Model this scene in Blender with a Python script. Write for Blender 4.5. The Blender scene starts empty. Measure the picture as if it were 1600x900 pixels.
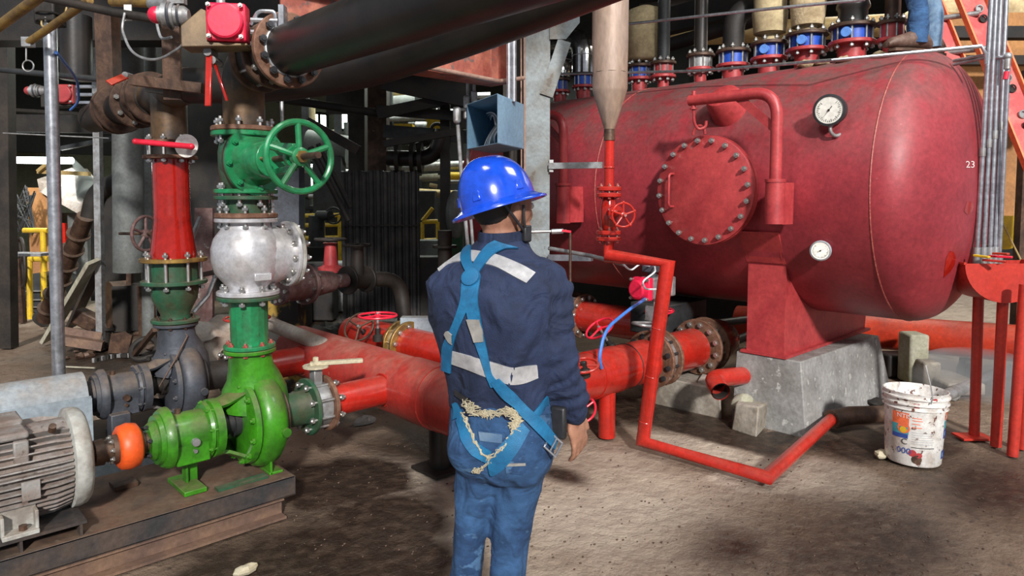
import bpy, bmesh, math, random
from mathutils import Vector, Matrix, noise
from mathutils.bvhtree import BVHTree
random.seed(7)
PI=math.pi
C=bpy.context.scene.collection
SC=bpy.context.scene
V=Vector
# ------------------------------------------------------------ camera
FOC=1080.;HC=1.55;CX=800.;CY=382.
PIT=math.atan(.065);YAW=math.atan2(.687,.727)
hd=V((math.sin(YAW),math.cos(YAW),0)); rt=V((math.cos(YAW),-math.sin(YAW),0))
fw=V((hd.x*math.cos(PIT),hd.y*math.cos(PIT),-math.sin(PIT)))
upv=V((hd.x*math.sin(PIT),hd.y*math.sin(PIT),math.cos(PIT)))
cam_d=bpy.data.cameras.new('camera'); cam=bpy.data.objects.new('camera',cam_d); C.objects.link(cam)
cam.matrix_world=Matrix(((rt.x,upv.x,-fw.x,0),(rt.y,upv.y,-fw.y,0),(rt.z,upv.z,-fw.z,HC),(0,0,0,1)))
cam_d.sensor_width=36; cam_d.lens=FOC/1600*36; cam_d.shift_y=-(450-CY)/1600.; cam_d.clip_start=.05; cam_d.clip_end=200
SC.camera=cam
SC.view_settings.view_transform='Standard'; SC.view_settings.look='None'; SC.view_settings.gamma=1
SC.view_settings.use_curve_mapping=False
SC.view_settings.exposure=0.35
# ------------------------------------------------------------ light
w=bpy.data.worlds.new('world'); SC.world=w; w.use_nodes=True
w.node_tree.nodes['Background'].inputs[0].default_value=(.80,.88,1,1)
w.node_tree.nodes['Background'].inputs[1].default_value=.27
def sun(name,d,e,ang,col):
    l=bpy.data.lights.new(name,'SUN'); l.energy=e; l.angle=math.radians(ang); l.color=col
    o=bpy.data.objects.new(name,l); C.objects.link(o); o.rotation_euler=V(d).to_track_quat('-Z','Y').to_euler(); o.location=(0,-3,6)
def area(name,loc,tgt,sx,sy,e,col=(1,1,1)):
    l=bpy.data.lights.new(name,'AREA'); l.shape='RECTANGLE'; l.size=sx; l.size_y=sy; l.energy=e; l.color=col
    o=bpy.data.objects.new(name,l); C.objects.link(o); o.location=loc; o.rotation_euler=(V(tgt)-V(loc)).to_track_quat('-Z','Y').to_euler()
sun('daylight_sun',(.46,.70,-.42),3.4,4,(1,.96,.92))
area('roof_light_right',(3.6,.2,4.6),(3.4,2.3,.3),1.4,1.0,62,(1,.98,.95))
area('roof_light_left',(1.0,1.7,4.8),(1.6,3.4,.3),1.2,1.0,48,(1,.98,.95))
area('hall_light_left',(2.5,9.2,3.6),(2.3,10,0),3.0,2.0,34,(.95,1,.93))
area('hall_fill_centre',(7.6,11.0,4.2),(7,10.5,0),4.5,3,230,(.93,1,.9))  # unseen fill lamp that brightens the middle of the far hall
area('hall_light_right',(8.6,2.2,4.2),(8.2,2.0,0),2.5,3,110,(1,.93,.82))
# ------------------------------------------------------------ materials
def _n(nt,t,**k):
    n=nt.nodes.new(t)
    for a,b in k.items(): setattr(n,a,b)
    return n
def M(name,col,rough=.5,metal=0,col2=None,scale=5,lo=.42,hi=.62,bump=0,bs=60,dust=None,dc=(.30,.24,.18),speck=None,coat=0,stretch=None,fold=0):
    m=bpy.data.materials.new(name); m.use_nodes=True; nt=m.node_tree; b=nt.nodes['Principled BSDF']; L=nt.links.new
    b.inputs['Roughness'].default_value=rough; b.inputs['Metallic'].default_value=metal
    if coat: b.inputs['Coat Weight'].default_value=coat; b.inputs['Coat Roughness'].default_value=.12
    cur=None
    tc=_n(nt,'ShaderNodeTexCoord'); src=tc.outputs['Object']
    if stretch:
        mp=_n(nt,'ShaderNodeMapping'); mp.inputs['Scale'].default_value=stretch; L(src,mp.inputs[0]); src=mp.outputs[0]
    def mixc(a,bcol,fac):
        mx=_n(nt,'ShaderNodeMix',data_type='RGBA')
        if isinstance(a,tuple): mx.inputs[6].default_value=(*a,1)
        else: L(a,mx.inputs[6])
        mx.inputs[7].default_value=(*bcol,1); L(fac,mx.inputs[0]); return mx.outputs[2]
    def nz(sc,lo,hi,det=6):
        t=_n(nt,'ShaderNodeTexNoise'); t.inputs['Scale'].default_value=sc; t.inputs['Detail'].default_value=det; t.inputs['Roughness'].default_value=.62; L(src,t.inputs[0])
        r=_n(nt,'ShaderNodeMapRange'); r.inputs[1].default_value=lo; r.inputs[2].default_value=hi; L(t.outputs[0],r.inputs[0]); return r.outputs[0]
    cur=col
    if col2: cur=mixc(cur,col2,nz(scale,lo,hi))
    if speck: cur=mixc(cur,speck[0],nz(speck[1],speck[2],speck[2]+.05,3))
    if dust:
        g=_n(nt,'ShaderNodeNewGeometry'); sp=_n(nt,'ShaderNodeSeparateXYZ'); L(g.outputs['Normal'],sp.inputs[0])
        r=_n(nt,'ShaderNodeMapRange'); r.inputs[1].default_value=.1; r.inputs[2].default_value=.95; r.inputs[4].default_value=dust; L(sp.outputs[2],r.inputs[0])
        q=_n(nt,'ShaderNodeMath',operation='MULTIPLY'); L(r.outputs[0],q.inputs[0]); L(nz(7,.3,.6),q.inputs[1])
        cur=mixc(cur,dc,q.outputs[0])
        rr=_n(nt,'ShaderNodeMapRange'); rr.inputs[3].default_value=rough; rr.inputs[4].default_value=.9; L(q.outputs[0],rr.inputs[0]); L(rr.outputs[0],b.inputs['Roughness'])
    if max(col)>.03:
        fv=_n(nt,'ShaderNodeMapRange'); t2=_n(nt,'ShaderNodeTexNoise'); t2.inputs['Scale'].default_value=34; t2.inputs['Detail'].default_value=5; t2.inputs['Roughness'].default_value=.7; L(src,t2.inputs[0]); L(t2.outputs[0],fv.inputs[0])
        fv.inputs[1].default_value=.3; fv.inputs[2].default_value=.7; fv.inputs[3].default_value=.74; fv.inputs[4].default_value=1.16
        hs=_n(nt,'ShaderNodeHueSaturation'); L(fv.outputs[0],hs.inputs['Value'])
        if isinstance(cur,tuple): hs.inputs['Color'].default_value=(*cur,1)
        else: L(cur,hs.inputs['Color'])
        cur=hs.outputs[0]
    if isinstance(cur,tuple): b.inputs['Base Color'].default_value=(*cur,1)
    else: L(cur,b.inputs['Base Color'])
    if bump:
        t=_n(nt,'ShaderNodeTexNoise'); t.inputs['Scale'].default_value=bs; t.inputs['Detail'].default_value=4; L(src,t.inputs[0])
        bp=_n(nt,'ShaderNodeBump'); bp.inputs['Strength'].default_value=bump; bp.inputs['Distance'].default_value=.01; L(t.outputs[0],bp.inputs['Height']); L(bp.outputs[0],b.inputs['Normal'])
        if fold:
            t3=_n(nt,'ShaderNodeTexNoise'); t3.inputs['Scale'].default_value=9; t3.inputs['Detail'].default_value=2; t3.inputs['Distortion'].default_value=1.2; L(tc.outputs['Object'],t3.inputs[0])
            b2=_n(nt,'ShaderNodeBump'); b2.inputs['Strength'].default_value=fold; b2.inputs['Distance'].default_value=.035; L(t3.outputs[0],b2.inputs['Height']); L(b2.outputs[0],bp.inputs['Normal'])
    return m
def EM(name,col,s):
    m=bpy.data.materials.new(name); m.use_nodes=True; b=m.node_tree.nodes['Principled BSDF']
    b.inputs['Base Color'].default_value=(*col,1); b.inputs['Emission Color'].default_value=(*col,1); b.inputs['Emission Strength'].default_value=s; return m
K={}
K['tank']=M('oxide_red_paint',(.34,.038,.050),.44,0,(.24,.025,.034),1.6,.4,.62,.08,20,dust=1.0,dc=(.115,.062,.055),speck=((.42,.12,.11),44,.715))
K['tank2']=M('oxide_red_fittings',(.42,.05,.052),.42,0,(.34,.035,.04),6,bump=.05)
K['red']=M('gloss_red_pipe_paint',(.50,.021,.012),.24,0,(.38,.017,.010),4,bump=.03,bs=25,dust=.25,dc=(.35,.16,.12),coat=.3)
K['red_dusty']=M('dusty_red_pipe_paint',(.42,.034,.026),.36,0,(.33,.028,.022),2.5,bump=.06,bs=25,dust=.7,dc=(.36,.15,.11),coat=.1,speck=((.5,.25,.18),24,.70))
K['redgloss']=M('wet_look_red_enamel',(.36,.012,.007),.12,0,(.29,.010,.005),5,bump=.05,bs=14,coat=.7)
K['oilred']=M('orange_red_pipe_paint',(.55,.045,.015),.4,0,(.38,.03,.015),2.5,bump=.04,dust=.25)
K['wheelred']=M('pink_red_handwheel_paint',(.75,.02,.05),.35)
K['actred']=M('actuator_red',(.72,.015,.06),.4,bump=.02)
K['green']=M('bright_green_pump_paint',(.045,.25,.010),.33,0,(.028,.13,.010),6,.42,.62,.14,35,dust=.8,dc=(.15,.13,.05),coat=.15,speck=((.03,.07,.015),30,.69))
K['green2']=M('green_valve_paint',(.012,.24,.085),.3,0,(.02,.15,.055),6,.42,.6,.08,40,dust=.3,dc=(.10,.13,.07),coat=.25,speck=((.02,.05,.02),26,.68))
K['green3']=M('dark_green_paint',(.018,.10,.05),.4,0,(.05,.065,.035),5,.4,.62,.08,40,dust=.5,dc=(.16,.12,.08))
K['rust']=M('rusty_flange',(.13,.055,.03),.65,.2,(.24,.13,.085),14,.4,.62,.25,50,speck=((.33,.27,.22),20,.64))
K['rust2']=M('brown_rusty_steel',(.055,.030,.020),.55,.3,(.115,.062,.038),9,.42,.64,.2,50,dust=.2,speck=((.20,.15,.11),30,.68))
K['brass']=M('yellow_zinc_flange',(.40,.24,.06),.42,.6,(.2,.12,.05),12,bump=.1)
K['bolt']=M('zinc_bolts',(.62,.62,.60),.32,.85,(.4,.38,.35),30)
K['bolt_dark']=M('black_bolts',(.06,.06,.065),.45,.6)
K['bolt_red']=M('painted_over_bolts',(.40,.07,.055),.4,.2,(.5,.35,.3),60,.5,.6)
K['black']=M('black_pipe_paint',(.015,.014,.014),.40,.2,(.030,.024,.020),4,.4,.65,.07,40,dust=.2,dc=(.12,.10,.08))
K['blackrust']=M('black_pipe_with_rust',(.045,.04,.036),.5,.3,(.13,.075,.035),3,.45,.62,.1,40)
K['sooty']=M('sooty_steel',(.012,.011,.011),.65,.2,(.026,.021,.017),4,bump=.15,dust=.25,dc=(.06,.05,.04))
K['sooty2']=M('brown_sooty_steel',(.045,.034,.027),.6,.25,(.020,.018,.016),3,bump=.15)
K['dkgrey']=M('dark_grey_steel',(.05,.054,.056),.55,.3,(.026,.028,.03),3,bump=.08,dust=.3,dc=(.14,.12,.10))
K['greysteel']=M('weathered_grey_column',(.20,.23,.24),.55,.2,(.13,.125,.11),4,.42,.64,.12,40,speck=((.09,.075,.06),9,.66))
K['greysteel2']=M('pale_grey_duct',(.17,.185,.18),.6,.2,(.10,.105,.10),2.2,bump=.08)
K['galv']=M('galvanised_conduit',(.60,.62,.66),.3,.85,(.42,.43,.46),20)
K['galv2']=M('dull_galvanised_steel',(.42,.43,.44),.45,.6,(.28,.27,.26),14,bump=.05)
K['silver']=M('aluminium_paint',(.62,.62,.65),.36,.45,(.5,.48,.47),6,.42,.62,.12,22,dust=.2,dc=(.4,.36,.3))
K['chrome']=M('polished_cladding',(.8,.8,.8),.13,1,(.6,.6,.6),5,bump=.05,bs=8)
K['motor']=M('dusty_grey_motor_paint',(.36,.36,.35),.6,.1,(.22,.18,.155),6,.40,.6,.12,50,dust=.85,dc=(.22,.15,.12),speck=((.12,.10,.09),20,.62))
K['motorlt']=M('pale_grey_motor_cover',(.46,.47,.44),.55,0,(.26,.23,.20),5,.42,.60,.15,40,dust=.75,dc=(.34,.28,.22))
K['slate']=M('slate_blue_grey_casting',(.075,.085,.105),.5,.2,(.05,.055,.065),6,bump=.12,dust=1.0,dc=(.21,.155,.115))
K['paleblue']=M('pale_grey_blue_sheet',(.36,.43,.48),.5,0,(.27,.32,.36),3,bump=.04,dust=.7,dc=(.36,.28,.21))
K['bluebox']=M('blue_box_paint',(.22,.38,.52),.45,0,(.17,.31,.44),4,bump=.04)
K['orange']=M('orange_rubber_coupling',(.85,.11,.015),.45,0,(.65,.08,.015),8,bump=.05)
K['skid']=M('grimy_steel_skid',(.075,.055,.045),.6,.25,(.17,.085,.055),4,.42,.6,.25,40,dust=.75,dc=(.17,.115,.075),speck=((.26,.20,.15),9,.66))
K['skidside']=M('black_channel_steel',(.06,.058,.06),.45,.4,(.12,.09,.075),5,bump=.15)
K['channel']=M('rust_brown_channel',(.15,.095,.075),.6,.3,(.24,.15,.10),5,.4,.62,.15,40)
K['conc']=M('grey_concrete',(.33,.33,.32),.85,0,(.20,.195,.185),3.5,.4,.62,.4,25,speck=((.42,.42,.40),14,.62),dust=.5,dc=(.17,.14,.12))
K['concdirt']=M('dirty_concrete_block',(.34,.31,.26),.9,0,(.20,.17,.13),5,bump=.5,bs=18)
K['conc_y']=M('mossy_plastered_concrete',(.40,.39,.31),.85,0,(.27,.27,.17),2.5,.4,.65,.3,22)
K['beam']=M('flaking_red_primer_beam',(.30,.085,.06),.75,.1,(.42,.15,.10),6,.45,.6,.2,30,speck=((.16,.10,.09),11,.60))
K['tan']=M('tan_primer_cone',(.30,.20,.135),.5,.2,(.36,.27,.22),2.5,.4,.66,.06,30,stretch=(1,1,.3))
K['beige']=M('beige_insulation_wrap',(.46,.38,.22),.9,0,(.30,.23,.13),5,.4,.65,.4,16)
K['burlap']=M('burlap_pipe_wrap',(.42,.33,.20),.95,0,(.28,.21,.12),9,bump=.5,bs=60)
K['blue']=M('blue_valve_body',(.015,.07,.42),.4)
K['bluelt']=M('light_blue_cap',(.10,.25,.65),.4)
K['yellow']=M('yellow_rail_paint',(.75,.50,.02),.45,0,(.55,.36,.03),8)
K['ochre']=M('ochre_pipe_lagging',(.50,.38,.16),.5,.1,(.36,.24,.09),5,bump=.1)
K['wood']=M('grey_plank_wood',(.44,.42,.33),.8,0,(.30,.28,.21),5,.4,.6,.3,30,stretch=(1,1,.2))
K['plywood']=M('orange_plywood',(.46,.22,.075),.8,0,(.32,.15,.06),2,.4,.65,.1,30)
K['white']=M('white_plastic',(.75,.75,.72),.45,0,(.62,.58,.52),6,.5,.7)
K['bucket']=M('paint_splashed_white_bucket',(.72,.71,.68),.45,0,(.50,.42,.36),7,.48,.66,speck=((.13,.05,.035),26,.60))
K['lad']=M('red_fibreglass_ladder',(.50,.06,.06),.45,0,(.62,.16,.13),6,.45,.62)
K['ladedge']=M('orange_ladder_flange',(.80,.22,.08),.45)
K['bin']=M('signal_red_trough_paint',(.50,.035,.02),.4,0,(.42,.03,.02),4,bump=.03)
K['gface']=M('gauge_face',(.80,.79,.72),.4)
K['ink']=M('black_ink',(.02,.02,.02),.5)
K['chalk']=M('white_chalk',(.75,.62,.60),.8)
K['glass']=M('dull_glass',(.5,.55,.55),.05)
K['lampw']=EM('fluorescent_glow',(.92,1,.95),9)
K['window']=EM('daylit_opening',(.85,1,.88),5)
K['cord']=M('grey_cable',(.25,.26,.27),.5)
K['cordw']=M('white_cable',(.7,.72,.75),.4)
K['cordb']=M('blue_air_hose',(.06,.20,.62),.35)
K['pipepink']=M('dusty_pink_conduit',(.36,.23,.18),.6,.1,(.28,.17,.13),8)
K['purple']=M('purple_brown_pipe_paint',(.13,.065,.06),.6,.1,(.20,.13,.12),9,bump=.2,speck=((.4,.37,.34),14,.64))
K['tarp']=M('dusty_white_sack',(.50,.46,.41),.85,0,(.30,.23,.18),4,.4,.64,.2,20)
K['sheet']=M('black_corrugated_sheet',(.026,.026,.028),.55,.3,(.06,.055,.052),4,.45,.65,.1,40,speck=((.13,.12,.12),24,.68))
K['tanbox']=M('tan_bracket_paint',(.24,.165,.09),.5,.2,(.13,.09,.055),8)
# worker
K['navy']=M('navy_jacket_cloth',(.018,.031,.080),.85,0,(.011,.019,.050),5,.4,.65,.25,220,fold=.8)
K['denim']=M('blue_denim',(.036,.105,.24),.9,0,(.016,.050,.13),7,.38,.62,.25,260,speck=((.06,.14,.27),11,.62),fold=.7,stretch=(1,1,1.6))
K['denim2']=M('worn_denim_patch',(.16,.25,.36),.9,0,(.08,.15,.26),14)
K['strap']=M('blue_harness_webbing',(.012,.17,.36),.6,0,(.01,.12,.27),20,bump=.15,bs=300)
K['strapg']=M('worn_grey_strap',(.30,.29,.27),.8)
K['tape']=M('silver_reflective_tape',(.52,.52,.53),.4,.1,(.42,.42,.43),12)
K['hat']=M('glossy_blue_hard_hat',(.010,.075,.62),.2,coat=.6)
K['skin']=M('skin',(.42,.21,.135),.55,0,(.36,.17,.11),9)
K['hair']=M('black_hair',(.012,.009,.008),.6)
K['fray']=M('frayed_cream_threads',(.55,.50,.36),.9,0,(.42,.36,.24),30)
K['leather']=M('worn_brown_boot_leather',(.10,.055,.04),.6,0,(.16,.10,.075),14,bump=.2)
# ------------------------------------------------------------ geometry helpers
def basis(w):
    w=V(w).normalized(); a=V((0,0,1)) if abs(w.z)<.9 else V((1,0,0))
    u=a.cross(w).normalized(); return u,w.cross(u),w
class MB:
    def __init__(s): s.v=[];s.f=[]
    def add(s,vs,fs):
        o=len(s.v); s.v+=[V(x) for x in vs]; s.f+=[tuple(i+o for i in f) for f in fs]; return s
    def lathe(s,c,ax,prof,n=24,cap=True,ph=0,sq=None):
        u,v,w=basis(ax); c=V(c); vs=[];fs=[]
        for t,r in prof:
            for i in range(n):
                a=2*PI*i/n+ph; vs.append(c+w*t+(u*math.cos(a)+v*math.sin(a))*r)
        for j in range(len(prof)-1):
            for i in range(n):
                k=(i+1)%n; fs.append((j*n+i,j*n+k,(j+1)*n+k,(j+1)*n+i))
        if cap:
            if prof[0][1]>1e-5: fs.append(tuple(range(n-1,-1,-1)))
            if prof[-1][1]>1e-5: fs.append(tuple((len(prof)-1)*n+i for i in range(n)))
        return s.add(vs,fs)
    def cyl(s,a,b,r,r1=None,n=20,cap=True):
        a=V(a);b=V(b); return s.lathe(a,b-a,[(0,r),((b-a).length,r if r1 is None else r1)],n,cap)
    def ring(s,c,ax,ro,ri,t,n=32):
        return s.lathe(c,ax,[(-t/2,ri),(-t/2,ro),(t/2,ro),(t/2,ri),(-t/2,ri)],n,False)
    def torus(s,c,ax,R,r,n=32,m=8):
        return s.lathe(c,ax,[(r*math.sin(2*PI*j/m),R+r*math.cos(2*PI*j/m)) for j in range(m+1)],n,False)
    def sph(s,c,r,n=16,m=10,sc=(1,1,1)):
        k=MB().lathe((0,0,0),(0,0,1),[(-math.cos(PI*j/m)*r,max(math.sin(PI*j/m)*r,1e-6)) for j in range(m+1)],n,False)
        c=V(c); return s.add([c+V((q.x*sc[0],q.y*sc[1],q.z*sc[2])) for q in k.v],k.f)
    def box(s,c,sz,ax=None,up=None):
        # ax: direction of local x ; up: direction of local z
        c=V(c)
        if ax is None: X,Y,Z=V((1,0,0)),V((0,1,0)),V((0,0,1))
        else:
            X=V(ax).normalized(); Z=V(up) if up is not None else V((0,0,1)); Y=Z.cross(X).normalized(); Z=X.cross(Y)
        vs=[c+X*(a*sz[0]/2)+Y*(b*sz[1]/2)+Z*(d*sz[2]/2) for a in(-1,1) for b in(-1,1) for d in(-1,1)]
        return s.add(vs,[(0,1,3,2),(4,6,7,5),(0,4,5,1),(2,3,7,6),(0,2,6,4),(1,5,7,3)])
    def bar(s,a,b,wd,th,up=(0,0,1)):
        a=V(a);b=V(b); return s.box((a+b)/2,((b-a).length,wd,th),b-a,up)
    def prism(s,poly,o,u,v,d):
        o=V(o);u=V(u);v=V(v);d=V(d);n=len(poly)
        vs=[o+u*p[0]+v*p[1] for p in poly]; vs+=[q+d for q in vs]
        return s.add(vs,[tuple(range(n-1,-1,-1)),tuple(range(n,2*n))]+[(i,(i+1)%n,n+(i+1)%n,n+i) for i in range(n)])
    def tube(s,path,r,n=10,cap=True,sc=None):
        path=[V(q) for q in path]; N=len(path); rs=r if isinstance(r,(list,tuple)) else [r]*N
        T=[(path[min(i+1,N-1)]-path[max(i-1,0)]).normalized() for i in range(N)]
        u=basis(T[0])[0]; vs=[];fs=[]
        for i in range(N):
            u=(u-T[i]*u.dot(T[i])).normalized(); v=T[i].cross(u)
            k=1
            if 0<i<N-1:
                a=(path[i]-path[i-1]).normalized(); b=(path[i+1]-path[i]).normalized(); k=1/max(.5,math.sqrt((1+a.dot(b))/2))
                bn=(b-a)
                bn=bn.normalized() if bn.length>1e-4 else None
            for j in range(n):
                d=u*math.cos(2*PI*j/n)+v*math.sin(2*PI*j/n)
                if 0<i<N-1 and bn is not None and k>1.001: d=d+bn*d.dot(bn)*(k-1)
                vs.append(path[i]+d*rs[i])
        for i in range(N-1):
            for j in range(n):
                q=(j+1)%n; fs.append((i*n+j,i*n+q,(i+1)*n+q,(i+1)*n+j))
        if cap: fs+=[tuple(range(n-1,-1,-1)),tuple((N-1)*n+j for j in range(n))]
        return s.add(vs,fs)
def fil(path,rad,k=6):
    path=[V(q) for q in path]; out=[path[0]]
    for i in range(1,len(path)-1):
        a,b,c=path[i-1],path[i],path[i+1]; d1=(a-b);d2=(c-b); q=min(rad,d1.length*.49,d2.length*.49)
        p0=b+d1.normalized()*q;p2=b+d2.normalized()*q
        for j in range(k+1):
            t=j/k; out.append(p0*(1-t)**2+b*2*t*(1-t)+p2*t*t)
    return out+[path[-1]]
ORG={}
def mesh_from(name,mb,mat,ang=35,smooth=True,center=None):
    vs=mb.v
    if center is None:
        lo=[min(q[i] for q in vs) for i in range(3)]; hi=[max(q[i] for q in vs) for i in range(3)]
        center=V([(lo[i]+hi[i])/2 for i in range(3)])
    me=bpy.data.meshes.new(name); me.from_pydata([tuple(q-center) for q in vs],[],mb.f)
    bm=bmesh.new(); bm.from_mesh(me); bmesh.ops.recalc_face_normals(bm,faces=bm.faces); bm.to_mesh(me); bm.free()
    if smooth:
        me.shade_smooth(); me.set_sharp_from_angle(angle=math.radians(ang))
    if mat: me.materials.append(K[mat] if isinstance(mat,str) else mat)
    return me,center
def obj(name,mb,mat,parent=None,bev=0,ang=35,smooth=True,label=None,kind=None):
    me,c=mesh_from(name,mb,mat,ang,smooth)
    o=bpy.data.objects.new(name,me); C.objects.link(o); put(o,c,parent)
    if bev:
        b=o.modifiers.new('bevel','BEVEL'); b.width=bev; b.segments=2; b.limit_method='ANGLE'; b.angle_limit=math.radians(40)
    if label: o['label']=label
    if kind: o['kind']=kind
    return o
def put(o,c,parent=None):
    c=V(c); ORG[o.name]=c
    if parent is not None: o.parent=parent; o.location=c-ORG[parent.name]
    else: o.location=c
def tag(o,label,cat,group=None):
    o['label']=label; o['category']=cat
    if group: o['group']=group
    return o
def thing(name,label,cat,loc,group=None):
    o=bpy.data.objects.new(name,None); o.empty_display_size=.1; C.objects.link(o); put(o,loc); return tag(o,label,cat,group)
def struct(name,mb,mat,parent=None,**k):
    o=obj(name,mb,mat,parent,**k)
    if parent is None: o['kind']='structure'
    return o
def inst(name,me,loc,ax,parent,roll=None):
    o=bpy.data.objects.new(name,me); C.objects.link(o); put(o,loc,parent)
    u,v,w_=basis(ax); o.rotation_euler=Matrix(((u.x,v.x,w_.x),(u.y,v.y,w_.y),(u.z,v.z,w_.z))).to_euler()
    return o
_bc={}
def bolt_mesh(r,L,mat,both):
    k=(round(r,4),round(L,4),mat,both)
    if k not in _bc:
        m=MB(); h=r*1.5
        m.lathe((0,0,0),(0,0,1),[(L/2,r*1.8),(L/2+h,r*1.8)],6)
        m.lathe((0,0,0),(0,0,1),[(-L/2-(h*1.3 if both else 0),r),(L/2+h*1.9,r)],8)
        if both: m.lathe((0,0,0),(0,0,1),[(-L/2-h,r*1.8),(-L/2,r*1.8)],6)
        _bc[k]=mesh_from('bolt',m,mat,35,True,V((0,0,0)))[0]
    return _bc[k]
def bolts(parent,c,ax,R,n,r,L,mat='bolt',both=True,ph=.2):
    u,v,w_=basis(ax); me=bolt_mesh(r,L,mat,both)
    for i in range(n):
        a=2*PI*i/n+ph; inst('bolt',me,V(c)+(u*math.cos(a)+v*math.sin(a))*R,ax,parent)
def flange(parent,c,ax,R,t,mat,ri=None,nb=0,br=.007,L=None,bm='bolt',both=True,ph=.2,name='flange',label=None,off=0,n=36):
    m=MB(); e=min(.004,t*.2)
    m.lathe(c,ax,[(-t/2,0 if ri is None else ri),(-t/2,R-e),(-t/2+e,R),(t/2-e,R),(t/2,R-e),(t/2,0.0001 if ri is None else ri)]+([] if ri is None else [(-t/2,ri)]),n,False)
    o=obj(name,m,mat,parent,label=label)
    if nb: bolts(o,V(c)+V(ax).normalized()*off,ax,R-br*3.2,nb,br,L or t+.006,bm,both,ph)
    return o
def hwheel(parent,c,ax,R,r,ns,mat,hub=.18,dish=0,name='handwheel',label=None,ph=.3,sw=None):
    m=MB(); m.torus(c,ax,R,r,40,10); u,v,w_=basis(ax); c=V(c); hc=c-w_*dish
    m.lathe(hc,ax,[(-r*1.1,R*hub*.8),(-r*1.1,R*hub),(r*1.1,R*hub),(r*1.5,R*hub*.7),(r*1.5,0.0001)],20)
    for i in range(ns):
        a=2*PI*i/ns+ph; d=u*math.cos(a)+v*math.sin(a)
        m.tube([hc+d*R*hub*.6,hc+d*R*.6+w_*dish*.35,c+d*R*.97],[r*.95 if sw is None else sw,r*.75 if sw is None else sw,r*.75 if sw is None else sw],8)
    return obj(name,m,mat,parent,label=label)
def ray(x,y): return fw+rt*((x-CX)/FOC)+upv*((CY-y)/FOC)
def P(x,y,D): d=ray(x,y); k=D/(d.x*hd.x+d.y*hd.y); return V((0,0,HC))+d*k
def F(x,y,z=0): d=ray(x,y); k=(z-HC)/d.z; return V((0,0,HC))+d*k
def OX(x,y,X): d=ray(x,y); return V((0,0,HC))+d*(X/d.x)
def OY(x,y,Y): d=ray(x,y); return V((0,0,HC))+d*(Y/d.y)
def pipe(name,label,cat,path,r,mat,rad=0,n=24,group=None,parent=None,k=8):
    m=MB(); m.tube(fil(path,rad,k) if rad else path,r,n)
    o=obj(name,m,mat,parent)
    if parent is None: tag(o,label,cat,group)
    return o
X_=V((1,0,0));Y_=V((0,1,0));Z_=V((0,0,1))
# ============================================================ SETTING
def floor_mat():
    m=bpy.data.materials.new('dirty_concrete_floor'); m.use_nodes=True; nt=m.node_tree; b=nt.nodes['Principled BSDF']; L=nt.links.new
    tc=_n(nt,'ShaderNodeTexCoord'); src=tc.outputs['Object']
    def nz(sc,lo,hi,det=8,ro=.6):
        t=_n(nt,'ShaderNodeTexNoise'); t.inputs['Scale'].default_value=sc; t.inputs['Detail'].default_value=det; t.inputs['Roughness'].default_value=ro; L(src,t.inputs[0])
        r=_n(nt,'ShaderNodeMapRange'); r.inputs[1].default_value=lo; r.inputs[2].default_value=hi; L(t.outputs[0],r.inputs[0]); return r.outputs[0]
    def mix(a,c,f):
        mx=_n(nt,'ShaderNodeMix',data_type='RGBA')
        for i,q in ((6,a),(7,c)):
            if isinstance(q,tuple): mx.inputs[i].default_value=(*q,1)
            else: L(q,mx.inputs[i])
        L(f,mx.inputs[0]); return mx.outputs[2]
    def mth(op,a,c):
        q=_n(nt,'ShaderNodeMath',operation=op)
        for i,z in ((0,a),(1,c)):
            if isinstance(z,float): q.inputs[i].default_value=z
            else: L(z,q.inputs[i])
        return q.outputs[0]
    base=mix((.30,.225,.165),(.17,.11,.07),nz(1.3,.38,.62))
    base=mix(base,(.13,.085,.055),nz(5,.55,.75))
    base=mix(base,(.40,.34,.28),nz(11,.62,.78))
    base=mix(base,(.07,.05,.038),nz(22,.60,.70,6)); base=mix(base,(.045,.035,.028),nz(75,.63,.70,3)); base=mix(base,(.48,.42,.35),nz(60,.69,.73,3))
    wob=_n(nt,'ShaderNodeTexNoise'); wob.inputs['Scale'].default_value=2.6; wob.inputs['Detail'].default_value=6; L(src,wob.inputs[0])
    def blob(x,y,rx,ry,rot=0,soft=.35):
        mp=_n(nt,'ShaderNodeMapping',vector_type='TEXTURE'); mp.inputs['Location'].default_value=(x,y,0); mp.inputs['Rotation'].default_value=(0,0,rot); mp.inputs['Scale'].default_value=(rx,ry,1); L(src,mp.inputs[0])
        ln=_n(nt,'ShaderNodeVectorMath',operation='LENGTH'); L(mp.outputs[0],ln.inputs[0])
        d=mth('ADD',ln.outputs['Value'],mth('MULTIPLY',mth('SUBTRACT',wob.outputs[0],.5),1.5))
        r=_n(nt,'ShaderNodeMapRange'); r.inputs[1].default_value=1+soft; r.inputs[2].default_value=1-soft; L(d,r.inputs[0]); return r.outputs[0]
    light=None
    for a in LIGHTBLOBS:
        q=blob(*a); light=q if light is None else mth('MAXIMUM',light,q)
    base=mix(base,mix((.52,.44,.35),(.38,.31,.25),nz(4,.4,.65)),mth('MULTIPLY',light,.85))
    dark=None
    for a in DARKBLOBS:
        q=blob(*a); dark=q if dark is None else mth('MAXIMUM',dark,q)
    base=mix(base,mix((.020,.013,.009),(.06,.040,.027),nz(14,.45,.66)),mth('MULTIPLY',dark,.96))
    L(base,b.inputs['Base Color'])
    r=_n(nt,'ShaderNodeMapRange'); r.inputs[3].default_value=.85; r.inputs[4].default_value=.38; L(dark,r.inputs[0]); L(r.outputs[0],b.inputs['Roughness'])
    bp=_n(nt,'ShaderNodeBump'); bp.inputs['Strength'].default_value=.8; bp.inputs['Distance'].default_value=.02; L(nz(16,.2,.8),bp.inputs['Height']); L(bp.outputs[0],b.inputs['Normal'])
    return m
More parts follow.
